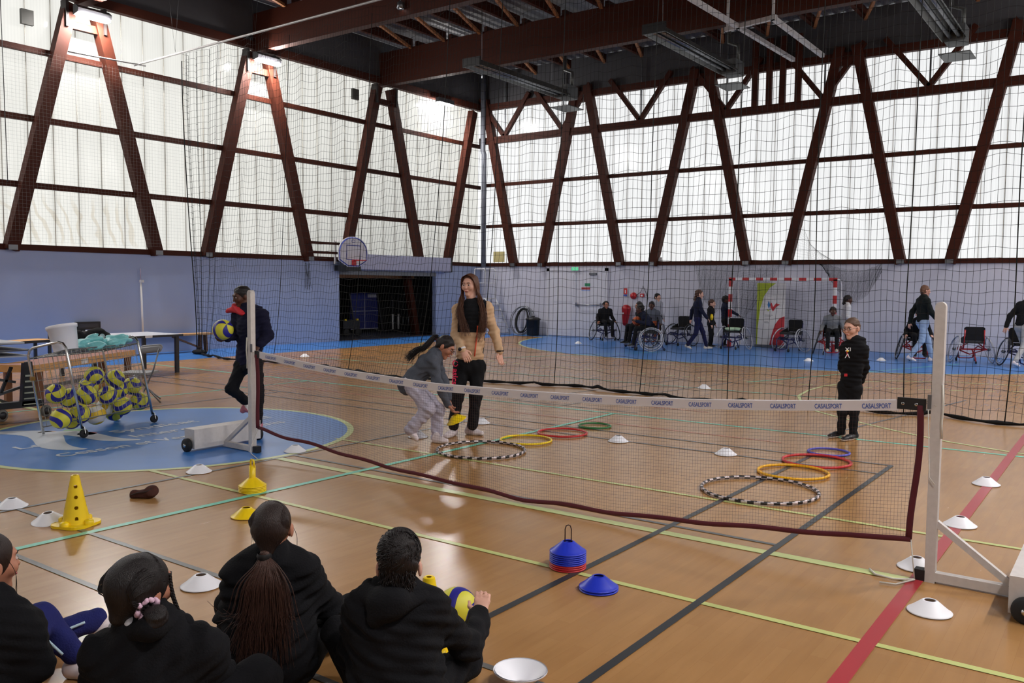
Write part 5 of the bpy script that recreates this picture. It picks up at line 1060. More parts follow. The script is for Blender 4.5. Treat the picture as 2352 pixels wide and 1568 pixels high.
# ================================================================== basketball board
hp = thing('basketball_hoop', 'small white basketball board with blue outline above the store opening', 'basketball hoop', (XL+.45, 17.15, 2.1))
def board(sc): return [(sc*.56*math.cos(a), .42+sc*.45*math.sin(a)) for a in np.linspace(0, math.pi, 25)]+[(-sc*.56, .42-.22*sc), (-sc*.22, .42-.4*sc), (sc*.22, .42-.4*sc), (sc*.56, .42-.22*sc)]
part('board', MB().prism(board(1.), (0, 0, 0), (0, 1, 0), (0, 0, 1), .03), mat('white_board', S(214, 214, 222), .5), hp)
BLU = mat('blue_board_paint', S(50, 70, 160), .5); P = board(.93); part('outline', MB().tube([(.032, y, z) for y, z in P], .017, 4, closed=True, smooth=False), BLU, hp)
part('target_square', MB().tube([(.032, y, z) for y, z in ((-.26, .22), (.26, .22), (.26, .62), (-.26, .62))], .014, 4, closed=True, smooth=False), BLU, hp)
part('emblem', MB().tube([(.032, .07*math.cos(a), .74+.035*math.sin(a)) for a in np.linspace(0, 6.28, 20)[:-1]], .008, 4, closed=True), mat('pale_blue_mark', S(120, 130, 190), .5), hp)
rg = part('rim', MB().tube([(.26+.2*math.cos(a), .2*math.sin(a), .2) for a in np.linspace(0, 6.28, 28)[:-1]], .01, 6, closed=True).bar((.03, 0, .19), (.08, 0, .19), .08, .02), mat('red_rim', S(190, 50, 48), .4), hp); part('rim_bracket', MB().box((.03, -.06, .06), (.08, .06, .2)), RC, hp)
part('bracket', MB().box((-.42, -.3, -.1), (.02, .3, .06)), BLACK, hp); part('stay', MB().bar((-.4, -.3, .75), (0, -.3, .75), .05, .05).bar((-.4, -.3, .75), (-.4, -.3, .1), .05, .05), WHITEP, hp)
hn = MB(); hn.lines(np.array([[(XL+.2, 15.6+.02*i+.05*math.sin(i), 2.2), (XL+.2, 15.65+.012*i, 1.9), (XL+.2, 15.62+.02*i+.03*math.sin(i*2), 1.45+.03*(i % 4))] for i in range(12)]), .004)
t = thing('bunched_net', 'bunch of dark netting hanging on the left wall under the sill', 'net', (XL+.2, 15.65, 1.45)); o = wpart('threads', hn, MATS['black_net_cord'], t); o['kind'] = 'stuff'
# ================================================================== things in the dark store
def sx(u, v, x=-21.): return wxp(u, v, x)
ft = thing('folded_table', 'folded blue table tennis table with white lines inside the dark store', 'table', ground(sx(840, 755)))
NB = mat('blue_table', S(38, 44, 110), .5); a = sx(806, 750); b_ = sx(868, 672)
wpart('half_top', MB().box((-21.05, a[1], .12), (-21.0, b_[1], b_[2])), NB, ft)
my = (a[1]+b_[1])/2; mz = (b_[2]+.12)/2
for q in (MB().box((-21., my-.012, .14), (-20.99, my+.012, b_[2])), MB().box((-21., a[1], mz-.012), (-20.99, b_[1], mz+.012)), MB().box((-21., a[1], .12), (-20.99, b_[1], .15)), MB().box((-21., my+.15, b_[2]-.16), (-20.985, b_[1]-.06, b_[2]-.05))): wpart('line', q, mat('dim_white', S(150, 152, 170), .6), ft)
for y in (a[1]+.05, b_[1]-.05): wpart('wheel', MB().lathe([(.01, -.02), (.06, -.02), (.06, .02), (.01, .02)], (-20.95, y, .06), 16, 0, (1, 0, 0)), RUBBER, ft)
for y in (a[1]+.1, b_[1]+.12): wpart('frame_bar', MB().bar((-20.9, y, .05), (-20.95, y-.2, 1.3), .04, .04), DKM, ft)
for i, (u, h_) in enumerate(((902, 1.55), (915, 1.6), (926, 1.75), (938, 1.5), (948, 1.7), (975, 1.4))):
    p = ground(sx(u, 758, -20.6)); t = thing('post', ('dark steel post with white sleeve standing in the store, number %s from the table' % ['one', 'two', 'three', 'four', 'five', 'six'][i]), 'post', p, 0, 'posts standing in the store'); part('shaft', MB().tube([(0, 0, .02), (0, 0, h_)], .03, 10), DKM, t); part('sleeve', MB().tube([(0, 0, .1), (0, 0, .62)], .034, 10), WHITEP if i in (0, 1, 5) else STEEL, t); part('foot', MB().lathe([(.09, 0), (.09, .02), (.03, .03)], (0, 0, 0), 16), BLACK, t)
p = ground(sx(795, 765, -20.)); t = thing('store_cart', 'dark low cart with big wheels in the left of the store', 'cart', p); part('bed', MB().box((-.25, -.35, .25), (.25, .35, .5)), BLACK, t)
for y in (-.25, .25): part('wheel', MB().lathe([(.01, -.03), (.12, -.03), (.13, 0), (.12, .03), (.01, .03)], (.27, y, .13), 18, 0, (1, 0, 0)), RUBBER, t)
for y in (-.25, .25): part('yellow_cap', MB().box((.2, y-.03, .5), (.26, y+.03, .55)), YC, t)
# ================================================================== handball goal and wall gear at the far end
GY = 22.6; pl = wyp(1677, 700, GY)[0]; pr = wyp(1917, 700, GY)[0]; gh = wyp(1800, 641, GY)[2]
gl = thing('handball_goal', 'red and white striped handball goal against the far wall', 'goal', ((pl+pr)/2, GY, 0)); GW = mat('goal_white', S(216, 214, 218), .45); GRD = mat('goal_red', S(176, 34, 40), .45)
def striped(name, a, b_, n, first):
    a = np.array(a); b_ = np.array(b_); mb = MB()
    for i in range(n): mb.bar(a+(b_-a)*i/n, a+(b_-a)*(i+1)/n, .08, .08, (0, 1, 0), (i+first) % 2)
    wpart(name, mb, [GRD, GW], gl)
striped('post', (pl, GY, 0), (pl, GY, gh), 9, 0); striped('post', (pr, GY, 0), (pr, GY, gh), 9, 0); striped('crossbar', (pl-.04, GY, gh), (pr+.04, GY, gh), 15, 0)
for x in (pl, pr): wpart('back_stay', MB().tube([(x, GY, gh), (x, GY+.45, gh-.02), (x, GY+.55, gh-.15), (x, GY+.8, .03), (x, GY, .03)], .02, 8), GW, gl)
def netpatch(name, label, grid, parent=None, nu=40, nv=30, r=.0016, thick=0., mk='black_net_cord'):
    G_ = np.array(grid, float); a, b_ = G_.shape[:2]
    def S2(u, v):
        x = u*(a-1); y = v*(b_-1); i = min(int(x), a-2); j = min(int(y), b_-2); fx, fy = x-i, y-j
        return G_[i, j]*(1-fx)*(1-fy)+G_[i+1, j]*fx*(1-fy)+G_[i, j+1]*(1-fx)*fy+G_[i+1, j+1]*fx*fy
    W_ = np.array([[S2(i/(nu-1), j/(nv-1))+np.array([0, thick*math.sin(i*1.3+j*.7), .01*math.sin(i*.9)]) for j in range(nv)] for i in range(nu)])
    mb = MB(); mb.lines(W_, r); mb.lines(np.transpose(W_, (1, 0, 2)), r)
    if parent is None: parent = thing(name, label, 'net', G_.reshape(-1, 3).min(0))
    o = wpart('netting', mb, MATS[mk], parent); o['kind'] = 'stuff'; return parent
mat('goal_net_grey', S(92, 90, 96), .8)
Y1 = YB-.22
netpatch('goal_net', '', [[(pl+.02, GY+.5, gh-.05), (pl+.02, GY+.78, .06)], [((pl+pr)/2, GY+.5, gh-.12), ((pl+pr)/2, GY+.8, .06)], [(pr-.02, GY+.5, gh-.05), (pr-.02, GY+.78, .06)]], gl, 34, 24, .0016, .02, 'goal_net_grey')
def wg(rows): return [[wyp(u, v, Y1) for u, v in r] for r in rows]
netpatch('hung_net', 'dark folded netting hung from the sill left of the goal banner', wg([[(1596, 610), (1612, 680)], [(1625, 610), (1640, 720)], [(1668, 610), (1675, 690)], [(1720, 610), (1700, 740)], [(1790, 610), (1745, 690)]]), None, 70, 34, .0018, .03)
netpatch('hung_net', 'dark netting swag hung from the sill right of the goal', wg([[(1880, 606), (1890, 612)], [(1905, 608), (1912, 650)], [(1935, 618), (1950, 700)], [(1985, 622), (1990, 680)], [(2024, 606), (2026, 625)]]), None, 60, 26, .002, .03)
netpatch('hung_net', 'thin netting fan hanging above the wall sill over the goal', wg([[(1838, 500), (1800, 606)], [(1845, 520), (1850, 608)], [(1860, 560), (1910, 612)], [(1890, 590), (1950, 606)]]), None, 22, 16, .0012, .02)
BY = 23.2; x0 = wyp(1738, 720, BY)[0]; x1 = wyp(1803, 720, BY)[0]; bh = wyp(1770, 650, BY)[2]; bw = x1-x0
bn = thing('roll_up_banner', 'white roll-up banner with green and red curves inside the goal', 'banner', (x0, BY, 0))
part('panel', MB().box((0, 0, .06), (bw, .01, bh)), mat('banner_white', S(214, 212, 214), .5), bn)
part('green_curve', MB().prism([(0, .06), (0, bh), (bw*.66, bh), (bw*.45, bh*.93), (bw*.25, bh*.8), (bw*.12, bh*.6), (bw*.05, bh*.3), (bw*.04, .06)], (0, 0, 0), (1, 0, 0), (0, 0, 1), .003), mat('banner_green', S(166, 182, 40), .5), bn)
part('red_curve', MB().prism([(bw*.48, .06), (bw*.55, bh*.2), (bw*.66, bh*.36), (bw*.82, bh*.46), (bw*.99, bh*.49), (bw*.99, .06)], (0, 0, 0), (1, 0, 0), (0, 0, 1), .003), mat('banner_red', S(184, 40, 52), .5), bn)
part('red_wing', MB().prism([(bw*.48, bh*.7), (bw*.5, bh*.62), (bw*.58, bh*.56), (bw*.68, bh*.63), (bw*.82, bh*.67), (bw*.68, bh*.69), (bw*.58, bh*.63), (bw*.53, bh*.69)], (0, 0, 0), (1, 0, 0), (0, 0, 1), .004), MATS['banner_red'], bn)
part('blue_wing', MB().prism([(bw*.42, bh*.73), (bw*.38, bh*.66), (bw*.43, bh*.6), (bw*.48, bh*.66)], (0, 0, 0), (1, 0, 0), (0, 0, 1), .004), mat('banner_blue', S(40, 110, 170), .5), bn)
part('green_wing', MB().prism([(bw*.36, bh*.6), (bw*.4, bh*.56), (bw*.46, bh*.57)], (0, 0, 0), (1, 0, 0), (0, 0, 1), .004), MATS['banner_green'], bn)
for i, (z, w) in enumerate(((.5, .3), (.48, .24), (.45, .2), (.4, .14), (.38, .16))): part('grey_line', MB().box((bw*.28, -.004, bh*z), (bw*(.28+w), 0, bh*z+.012)), mat('banner_grey', S(130, 130, 134), .6), bn)
part('cassette', MB().box((-.02, -.06, 0), (bw+.02, .08, .07)), STEEL, bn)
# red covered extinguisher, signs, bin, coil, ladder
c = wyp(1436, 735, YB-.16); ev = Vol(.014); zt_ = wyp(1436, 698, YB-.16)[2]; zb_ = wyp(1436, 746, YB-.16)[2]; x = c[0]
ev.es((x+.02, YB-.14, zt_-.14), (x-.02, YB-.12, zb_+.06), (.15, .12), (.08, .09), (1, 0, 0), .03); t = thing('extinguisher_cover', 'red fabric covered extinguisher hanging on the far wall', 'fire extinguisher', (x, YB-.14, zb_)); vol_obj('cover', ev, mat('red_vinyl', S(168, 22, 34), .4, 0, .5, .1), t)
wpart('label', MB().box((x-.07, YB-.275, zt_-.3), (x+.0, YB-.262, zt_-.26)), WHT, t); wpart('lettering', MB().box((x-.07, YB-.25, zb_+.2), (x-.055, YB-.235, zt_-.36)), mat('pale_red_print', S(220, 130, 130), .6), t)
p = wyp(1437, 668, YB); t = thing('fire_sign', 'small red fire extinguisher sign on the far wall', 'sign', (p[0], YB-.01, p[2]-.1)); part('plate', MB().box((-.06, -.008, 0), (.06, 0, .18)).box((-.06, -.008, -.06), (.06, 0, -.01), 1), [mat('sign_red', S(196, 40, 44), .5), mat('sign_blue', S(60, 80, 170), .5)], t); part('pictogram', MB().box((-.012, -.012, .03), (.02, -.008, .13)), WHT, t)
p = wyp(1456, 679, YB); t = thing('alarm_bell', 'round red fire alarm bell on the far wall', 'alarm', (p[0], YB-.06, p[2])); part('dome', MB().lathe([(.001, -.1), (.07, -.09), (.1, -.05), (.105, 0)], (0, .05, 0), 24, 0, (0, 1, 0)), RC, t); part('cable', MB().tube([(.1, .0, .0), (.25, .03, .12), (.32, .03, .3), (.42, .03, .1), (.5, .03, -.1)], .008, 5), BLACK, t)
p = wyp(1476, 678, YB); t = thing('call_point', 'small red call point beside the alarm bell', 'alarm', (p[0], YB-.03, p[2])); part('box', MB().box((-.06, -.03, -.05), (.06, .02, .05)), RC, t); part('glass', MB().box((-.03, -.034, -.03), (.03, -.03, .02)), WHT, t)
p = wyp(1322, 617, YB-.05); t = thing('exit_sign', 'small green lit exit sign above the double door', 'sign', (p[0], YB-.06, p[2]-.06)); part('box', MB().box((-.13, -.03, 0), (.13, .05, .11)), WHITEP, t); part('face', MB().box((-.12, -.036, .01), (.12, -.03, .1)), emit('exit_green', S(60, 190, 130), .9), t); part('pictogram', MB().box((-.07, -.04, .025), (-.03, -.036, .085)).box((.02, -.04, .04), (.09, -.036, .07)), WHT, t)
p = fl(1240, 768); p[1] = 23.25; t = thing('waste_bin', 'black lidded plastic bin beside the double door', 'bin', (-16.0, 23.2, 0)); part('body', MB().lathe([(.001, .0), (.19, 0), (.2, .02), (.225, .5), (.235, .5), (.235, .53), (.2, .53)], (0, 0, 0), 28), BLACK, t); part('lid', MB().lathe([(.25, .52), (.25, .55), (.14, .6), (.001, .61)], (0, 0, 0), 28), BLACK, t); part('lid_handle', MB().bar((-.06, 0, .62), (.06, 0, .62), .03, .03), BLACK, t)
t = thing('cable_coil', 'big coil of black cable leaning on the far wall by the bin', 'cable', (-16.55, 23.35, 0)); rr = random.Random(3)
for i in range(16):
    a0 = rr.uniform(0, .5); rx, rz_ = (.2+.05*rr.random(), .36+.06*rr.random()) if i < 10 else (.36+.08*rr.random(), .44+.04*rr.random()); ox = rr.uniform(-.05, .05)
    part('loop', MB().tube([(ox+rx*math.cos(a), .1*math.sin(a+a0)+.02*(i % 5-2), .47+rz_*math.sin(a)) for a in np.linspace(0, 6.28, 30)[:-1]], .013 if i < 10 else .007, 6, closed=True), BLACK if i < 10 else STEEL, t)
t = thing('podium_ladder', 'white metal platform ladder with guard rails in the far corner', 'ladder', (-17.72, 23.0, 0)); LW = mat('ladder_white', S(206, 206, 210), .45)
for y in (-.28, .28):
    part('stile', MB().tube([(.75, y, .0), (.1, y, 1.2)], .022, 8), LW, t); part('upright', MB().tube([(-.35, y, 0), (-.35, y, 2.12), (-.3, y, 2.18), (.05, y, 2.18), (.1, y, 2.1), (.1, y, 1.2)], .02, 8), LW, t); part('mid_rail', MB().tube([(-.35, y, 1.7), (.1, y, 1.7)], .016, 6), LW, t)
part('back_rail', MB().tube([(-.35, -.28, 2.16), (-.35, .28, 2.16)], .018, 6), LW, t); part('platform', MB().box((-.36, -.29, 1.16), (.12, .29, 1.2)), LW, t); part('base_bar', MB().tube([(-.35, -.28, .05), (.74, -.28, .05)], .02, 6), LW, t); part('base_bar', MB().tube([(-.35, .28, .05), (.74, .28, .05)], .02, 6), LW, t)
for i in range(5): q = (i+1)/6; part('tread', MB().box((.75-.65*q-.07, -.27, 1.2*q-.02), (.75-.65*q+.07, .27, 1.2*q+.01)), LW, t)
# ================================================================== sports wheelchairs
def wheel_parts(r=.3):
    rim = MB().tube([(r*math.cos(a), 0, r*math.sin(a)) for a in np.linspace(0, 6.283, 41)[:-1]], .014, 8, closed=True)
    push = MB().tube([(.87*r*math.cos(a), -.03, .87*r*math.sin(a)) for a in np.linspace(0, 6.283, 37)[:-1]], .009, 6, closed=True)
    sp = MB(); sp.lines(np.array([[(.02*math.cos(a+.6), .02*(-1)**i, .02*math.sin(a+.6)), (.96*r*math.cos(a), 0, .96*r*math.sin(a))] for i, a in enumerate(np.linspace(0, 6.283, 25)[:-1])]), .0018, 4)
    hub = MB().lathe([(.001, -.035), (.025, -.035), (.03, 0), (.025, .035), (.001, .035)], (0, 0, 0), 14, 0, (0, 1, 0)); return rim, push, sp, hub
RIMB, RIMS = mat('dark_tyre', S(40, 40, 44), .6), mat('pale_rim', S(190, 192, 200), .35, .3)
rm_, pu_, sp_, hu_ = wheel_parts(); ME = dict(rimd=rm_.mesh('tyre', RIMB), riml=rm_.mesh('tyre', RIMS), push=pu_.mesh('push_rim', RIMS), sp=sp_.mesh('spokes', STEEL), hub=hu_.mesh('hub', STEEL))
def wheelchair(x, y, rz, col, label, dark=False, cushion=None, s=1.):
    t = thing('wheelchair', label, 'wheelchair', (x, y, 0), rz, 'sports wheelchairs along the far wall'); t.scale = (s,)*3
    for q in (-1, 1):
        w = link('wheel', ME['rimd' if dark else 'riml'], t); w.location = (-.02, q*.36, .3); w.rotation_euler = (q*math.radians(15), 0, 0 if q < 0 else math.pi); 
        if q > 0: w.rotation_euler = (math.radians(-15), 0, math.pi)
        else: w.rotation_euler = (math.radians(-15), 0, 0)
        for n in ('push', 'sp', 'hub'):
            c = link({'push': 'push_rim', 'sp': 'spokes', 'hub': 'hub'}[n], ME[n], w)
            if n == 'sp': c['kind'] = 'stuff'
        part('side_frame', MB().tube([(-.2, q*.2, .74), (-.18, q*.2, .5), (-.15, q*.21, .32), (.2, q*.2, .36), (.34, q*.18, .3), (.38, q*.15, .09)], .016, 8), col, t); part('guard', MB().prism([(-.2, .42), (.15, .46), (.1, .52), (-.15, .6)], (0, q*.215, 0), (1, 0, 0), (0, 0, 1), .008), BLACK, t)
        part('castor', MB().lathe([(.006, -.012), (.04, -.012), (.046, 0), (.04, .012), (.006, .012)], (.36, q*.2, .046), 16, 0, (0, 1, 0)), RUBBER, t); part('castor_fork', MB().bar((.36, q*.2, .05), (.33, q*.18, .2), .02, .03), STEEL, t)
        part('axle_strut', MB().bar((-.02, q*.3, .3), (.1, 0, .18), .025, .025).bar((-.02, q*.3, .3), (-.1, q*.1, .45), .02, .02), col, t)
    part('axle', MB().bar((-.02, -.32, .3), (-.02, .32, .3), .035, .035), col, t); part('seat', MB().box((-.2, -.19, .44), (.22, .19, .49)), BLACK, t)
    bv = MB().prism([(-.2, .5), (.2, .5), (.21, .78), (.17, .81), (-.17, .81), (-.21, .78)], (-.2, 0, 0), (0, 1, 0), (0, 0, 1), .04); part('backrest', bv, cloth('black_webbing', S(24, 24, 28)), t)
    part('foot_bar', MB().tube([(.38, -.15, .09), (.46, -.1, .07), (.46, .1, .07), (.38, .15, .09)], .014, 6), col, t); part('rear_castor', MB().lathe([(.006, -.01), (.03, -.01), (.03, .01), (.006, .01)], (-.36, 0, .03), 14, 0, (0, 1, 0)), RUBBER, t); part('rear_bar', MB().tube([(-.05, 0, .3), (-.3, 0, .12), (-.36, 0, .04)], .014, 6), col, t)
    if cushion: cv = Vol(.014); cv.es((-.12, 0, .53), (.16, 0, .53), (.2, .04), (.19, .05), (0, 1, 0), .02); V, F = cv.build(folds(.008, 40, 1.)); mbx = MB(); mbx.add(V, F.tolist(), 0, True); part('cushion', mbx, cushion, t)
    return t
CB, CR, CO = mat('navy_frame', S(34, 36, 86), .35), mat('red_frame', S(170, 36, 44), .35), mat('orange_frame', S(196, 88, 44), .4)
def face(dx, dy): return math.atan2(dy, dx)
def fdir(r, f): v = R3*r+F3*f; return math.atan2(v[1], v[0])     # heading from sideways / away-from-camera parts
wheelchair(-13.05, 22.75, fdir(.25, -1), CB, 'dark wheelchair carrying the boy left of the red extinguisher', True)
wheelchair(-10.1, 19.95, fdir(-1, .15), CB, 'wheelchair with big pale wheel carrying the child with the orange ball')
wheelchair(-10.85, 20.9, fdir(-.9, -.3), CB, 'wheelchair behind the one carrying the child with the orange ball', True)
wheelchair(-11.35, 22.5, fdir(-.3, -1), CO, 'orange framed wheelchair carrying the child in grey')
wheelchair(-10.35, 22.3, fdir(-.75, -.65), CB, 'empty dark wheelchair behind the woman in navy', True)
wheelchair(-8.68, 22.0, fdir(-.6, -.85), CB, 'empty wheelchair with a pale green cushion at the left goal post', False, cloth('pale_green_cushion', S(176, 206, 176)))
wheelchair(-7.2, 22.15, fdir(-.85, -.6), CB, 'empty navy wheelchair in front of the goal mouth')
wheelchair(-6.1, 21.9, fdir(-.35, -1), CR, 'wheelchair carrying the child in grey by the right goal post', True)
wheelchair(-4.1, 21.6, fdir(-.3, -1), CR, 'red wheelchair carrying the child in black behind the walker', True)
wheelchair(-2.98, 21.6, fdir(.2, 1), CR, 'empty red wheelchair seen from behind right of the net stand')
wheelchair(-1.98, 21.4, fdir(-.2, -1), CB, 'wheelchair half cut off at the right edge', True)
# ================================================================== people at the far end
def bgp(label, x, y, hd, h, pose, skin, top, bottom, hair, shoes=None, seed=1., topfn=None, topmats=None, hairlen=0., lean=0., look=0., mods=None, z=0., tname='top'):
    fz = np.array([math.cos(hd), math.sin(hd), 0]); sdv = np.array([math.sin(hd), -math.cos(hd), 0]); o = np.array([x, y, z])
    def L(f, r, zz): return o+fz*f*h+sdv*r*h+Z3v*zz*h
    j = dict(head=(.02, 0, .925), neck=(0, 0, .835), chest=(0, 0, .75), pelvis=(0, 0, .55), sl=(0, -.105, .8), sr=(0, .105, .8), el=(-.02, -.145, .63), er=(-.02, .145, .63), wl=(.05, -.14, .49), wr=(.05, .14, .49), hipl=(0, -.055, .51), hipr=(0, .055, .51), kl=(.02, -.06, .28), kr=(.02, .06, .28), al=(0, -.06, .05), ar=(0, .06, .05), heell=(-.04, -.06, .004), heelr=(-.04, .06, .004), tl=(.11, -.07, .004), tr=(.11, .07, .004))
    if pose == 'walk': j.update(kl=(.1, -.06, .29), al=(.16, -.06, .06), heell=(.12, -.06, .004), tl=(.27, -.06, .02), kr=(-.03, .06, .28), ar=(-.17, .06, .075), heelr=(-.215, .06, .05), tr=(-.09, .06, .004), el=(-.08, -.14, .65), wl=(-.1, -.15, .51), er=(.05, .145, .65), wr=(.14, .13, .54))
    if pose == 'sit':
        b0 = .5/h; j = dict(head=(.06, 0, b0+.4), neck=(.03, 0, b0+.315), chest=(.02, 0, b0+.23), pelvis=(-.03, 0, b0+.05), sl=(.02, -.11, b0+.275), sr=(.02, .11, b0+.275), el=(.0, -.17, b0+.13), er=(.0, .17, b0+.13), wl=(.1, -.19, b0+.06), wr=(.1, .19, b0+.06), hipl=(0, -.06, b0+.05), hipr=(0, .06, b0+.05), kl=(.24, -.075, b0+.04), kr=(.24, .075, b0+.04), al=(.28, -.07, .14/h), ar=(.28, .07, .14/h), heell=(.25, -.07, .1/h), heelr=(.25, .07, .1/h), tl=(.39, -.08, .09/h), tr=(.39, .08, .09/h))
    j.update(mods or {})
    if lean:
        for k in ('head', 'neck', 'chest', 'sl', 'sr', 'el', 'er'): f, r, zz = j[k]; p0 = j['pelvis'][2]; j[k] = (f+lean*(zz-p0), r, zz-abs(lean)*.25*(zz-p0))
    t = thing('person', label, 'person', (x, y, 0)); J = {k: L(*v) for k, v in j.items() if k != 'head'}; J['brow'] = hair
    fd = rotz(look)@fz; H = Head(L(*j['head']), fd-.1*Z3v, (0, 0, 1), .98*min(1, .55+.3*h)); gs = .62*h/1.02+.0
    human(t, J, H, skin, top, bottom, shoes or [SHW, SOLE], .58*h, .013, True, .046, .058, gs, .006, topmats, topfn, topname=tname, seed=seed)
    hv = Vol(.011); hair_cap(hv, H, front=-.012, low=-.05, thick=.012)
    if hairlen: hv.es(H.P(0, -.085, .0), H.P(0, -.1, -.1)-Z3v*hairlen*.4, (.07, .035), (.06, .03), H.r, .03); hv.es(H.P(0, -.1, -.1)-Z3v*hairlen*.4, H.P(0, -.1, -.1)-Z3v*hairlen, (.06, .03), (.03, .02), H.r, .03)
    vol_obj('hair', hv, hair, t, folds(.008, 70, seed)); return t, H, J
N1, N2 = cloth('dark_navy_cotton', S(26, 30, 52)), cloth('black_jogger', S(22, 22, 26)); GRY = cloth('grey_marl', S(120, 122, 126)); WTOP = cloth('white_knit', S(206, 206, 210), .05); JEAN = cloth('pale_jeans', S(150, 172, 204)); JCRM = cloth('cream_jeans', S(178, 178, 178))
bgp('boy in black sitting in the wheelchair left of the red extinguisher', -13.05, 22.75, fdir(.25, -1), 1.42, 'sit', 'tan', N2, N2, HBLK, [SHB_, SOLE], 1.)
t, H, J = bgp('child in dark navy jacket sitting in a wheelchair with an orange ball on the lap', -10.1, 19.95, fdir(-1, .15), 1.5, 'sit', 'dark', N1, N2, HBLK, [SHB_, SOLE], 2., lean=.35, mods=dict(wl=(.24, -.06, .5), wr=(.24, .06, .5)))
bl = MB().sphere((0, 0, 0), .12, 0, 24, 14); sd_ = mat('basketball_seam', S(50, 26, 20), .7); o = link('basketball', bl.mesh('basketball', mat('orange_rubber', S(196, 86, 36), .6))); o.location = tuple(wyp(1463, 737, 19.9)); tag(o, 'orange basketball resting on a wheelchair user\'s lap', 'ball')
for ax in ((1, 0, 0), (0, 1, 0), (0, 0, 1)): e_1 = nrm(np.cross(ax, (.3, .5, .8))); e_2 = np.cross(ax, e_1); part('seam', MB().tube([.1195*(math.cos(a)*e_1+math.sin(a)*e_2) for a in np.linspace(0, 6.28, 30)[:-1]], .003, 4, closed=True), sd_, o)
bgp('child in black seen just behind the one with the orange ball', -10.85, 20.9, fdir(-.9, -.3), 1.5, 'sit', 'tan', N2, N2, HBLK, [SHB_, SOLE], 3.)
p = wyp(1509, 690, 23.0); bgp('boy with black hair and pale grey top standing behind the wheelchair group', p[0], 23.0, fdir(.5, -.8), 1.42, 'stand', 'light', cloth('pale_grey_top', S(166, 168, 180)), N2, HBLK, None, 4.)
bgp('child in dark grey hoodie sitting in the orange framed wheelchair', -11.35, 22.5, fdir(-.3, -1), 1.45, 'sit', 'dark', cloth('slate_hoodie', S(92, 96, 108)), cloth('rust_trousers', S(140, 66, 38)), HBLK, None, 5.)
bgp('woman in navy tracksuit with long brown hair walking past the wheelchairs', -9.25, 20.95, fdir(1, -.1), 1.56, 'walk', 'light', N1, cloth('navy_leggings', S(28, 30, 66)), HBRN, [mat('cream_trainer', S(204, 196, 184), .6), SOLE], 6., hairlen=.14)
bgp('child with curly brown hair in black with a white side stripe, holding something yellow', -9.38, 22.1, fdir(.9, -.5), 1.28, 'stand', 'light', N2, N2, HBRN, [SHB_, SOLE], 7.)
p = wyp(1634, 728, 22.0); o = Vol(.012); o.el(p, (.05, .05, .09)); t = thing('yellow_bag', 'small yellow bag in the curly haired child\'s hand', 'bag', p); vol_obj('pouch', o, YC, t)
bgp('child in dark navy reaching an arm to the left goal post', -9.25, 22.75, fdir(1, -.15), 1.38, 'stand', 'dark', N1, N2, HBLK, [SHB_, SOLE], 8., mods=dict(er=(.12, .13, .7), wr=(.24, .12, .64)))
bgp('child in grey sitting in the wheelchair by the right goal post', -6.1, 21.9, fdir(-.35, -1), 1.4, 'sit', 'dark', GRY, N2, HBLK, [mat('cream_shoe', S(196, 190, 170), .6), SOLE], 9.)
p = wyp(1945, 700, 22.9); bgp('girl in white long sleeves with hair tied back standing beyond the boy in black', p[0], 22.9, fdir(1, -.1), 1.45, 'stand', 'dark', WTOP, cloth('white_trousers', S(196, 196, 200), .05), HBLK, None, 10., hairlen=.03)
bgp('person with curly light brown hair in black hoodie and pale jeans walking right', -3.87, 20.9, fdir(1, -.05), 1.72, 'walk', 'light', cloth('black_green_hoodie', S(22, 28, 28)), JEAN, hairmat('light_brown_hair', S(110, 76, 58)), None, 11.)
bgp('child in black leaning forward in the red wheelchair behind the walker', -4.1, 21.6, fdir(-.3, -1), 1.45, 'sit', 'light', N2, N2, HBLK, [SHB_, SOLE], 12., lean=.25)
bgp('person in black top and pale trousers cut off at the right edge', -1.95, 21.0, fdir(.9, .3), 1.68, 'walk', 'light', N2, JCRM, HDK, None, 13., lean=.25)
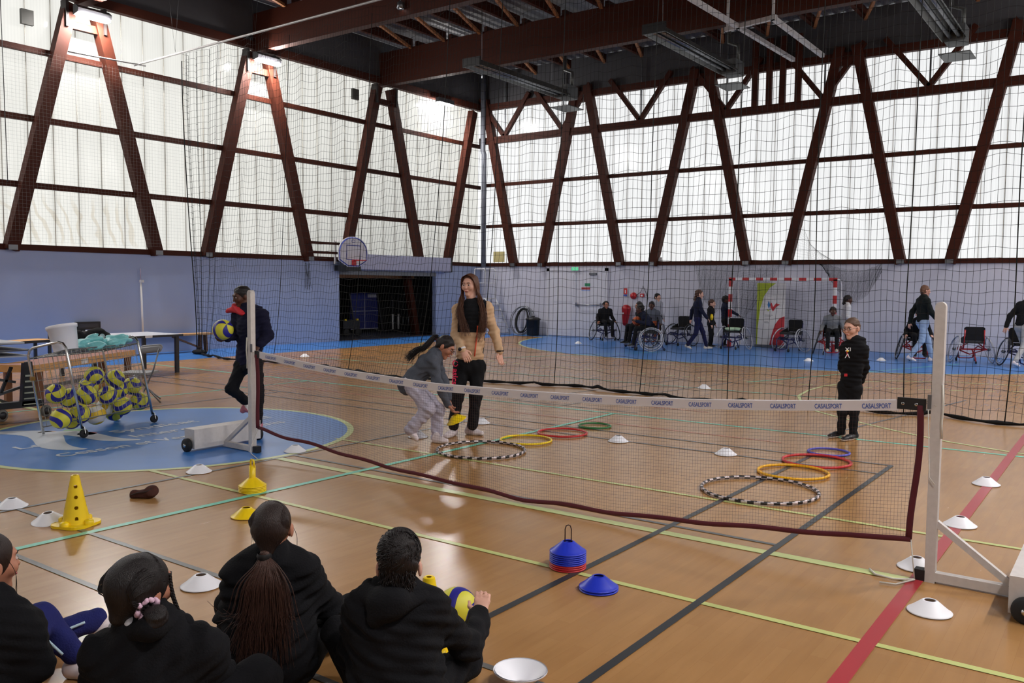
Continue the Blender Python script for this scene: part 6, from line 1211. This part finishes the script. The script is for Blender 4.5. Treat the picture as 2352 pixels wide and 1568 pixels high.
# ================================================================== gear under the roof
def heater(x, y0, y1, z, label):
    t = thing('radiant_heater', label, 'heater', (x, y0, z), 0, 'radiant tube heaters under the roof'); L = y1-y0; ALU = mat('dull_aluminium', S(96, 98, 96), .45, .6)
    part('reflector', MB().prism([(-.26, -.02), (-.12, .16), (.12, .16), (.26, -.02), (.24, -.02), (.11, .145), (-.11, .145), (-.24, -.02)], (0, L, 0), (1, 0, 0), (0, 0, 1), L), ALU, t)
    for q in (-.09, .09): part('tube', MB().tube([(q, .1, .04), (q, L-.1, .04)], .04, 10), STEEL, t)
    part('burner_box', MB().box((-.2, L-.1, -.05), (.2, L+.45, .3)), mat('heater_grey', S(86, 88, 90), .5, .3), t); part('guard_tray', MB().box((-.28, L-.25, -.34), (.34, L+.55, -.32)).box((-.28, L-.25, -.34), (-.27, L-.24, .1)).box((.33, L+.54, -.34), (.34, L+.55, .1)).box((-.28, L+.54, -.34), (-.27, L+.55, .1)).box((.33, L-.25, -.34), (.34, L-.24, .1)), ALU, t)
    part('end_cap', MB().box((-.27, -.03, -.03), (.27, .02, .18)), BLACK, t)
    for y in (.4, L-.6): part('hanger', MB().tube([(0, y, .16), (0, y, ROOF-z)], .008, 5), STEEL, t)
    part('flue', MB().tube([(.1, L+.3, .3), (.1, L+.3, .7), (-.15, L+.3, .8), (-.15, L+.3, 1.5)], .05, 8), ALU, t)
for x, lb in ((-13.45, 'long radiant heater nearest the far corner, under the roof'), (-8.53, 'long radiant heater in the middle, under the roof'), (-3.45, 'long radiant heater at the upper right, under the roof')): heater(x, 16.75, 20.9, 7.0, lb)
t = thing('ceiling_hoist', 'white steel lifting frame hung under the roof at upper right', 'hoist', (-7, 18, 7.2)); WS = mat('white_steel', S(176, 174, 176), .45)
for name, a, b_ in (('beam', (-7.3, 14.5, 7.2), (-7.1, 21.4, 7.2)), ('beam', (-6.38, 17.8, 7.2), (-6.4, 21.4, 7.2)), ('crossbar', (-7.5, 18.1, 7.2), (-6.3, 17.85, 7.2)), ('hanger', (-7.45, 18.1, 7.2), (-7.45, 18.1, 8.7)), ('hanger', (-6.37, 17.85, 7.2), (-6.37, 17.85, 8.7))): wpart(name, MB().bar(a, b_, .09 if name != 'hanger' else .05, .09 if name != 'hanger' else .05), WS, t)
p = wyp(920, 14, 14.1); t = thing('spot_lamp', 'small lit spot lamp hanging under the beam at top centre', 'lamp', (p[0], 14.1, p[2])); part('housing', MB().lathe([(.03, .1), (.07, .08), (.08, -.06), (.075, -.06)], (0, 0, 0), 16), STEEL, t); part('bulb', MB().sphere((0, 0, -.02), .03), emit('small_bulb', (1, .97, .95, 1), 12), t); part('stem', MB().tube([(0, 0, .1), (0, 0, .45)], .01, 6), BLACK, t)
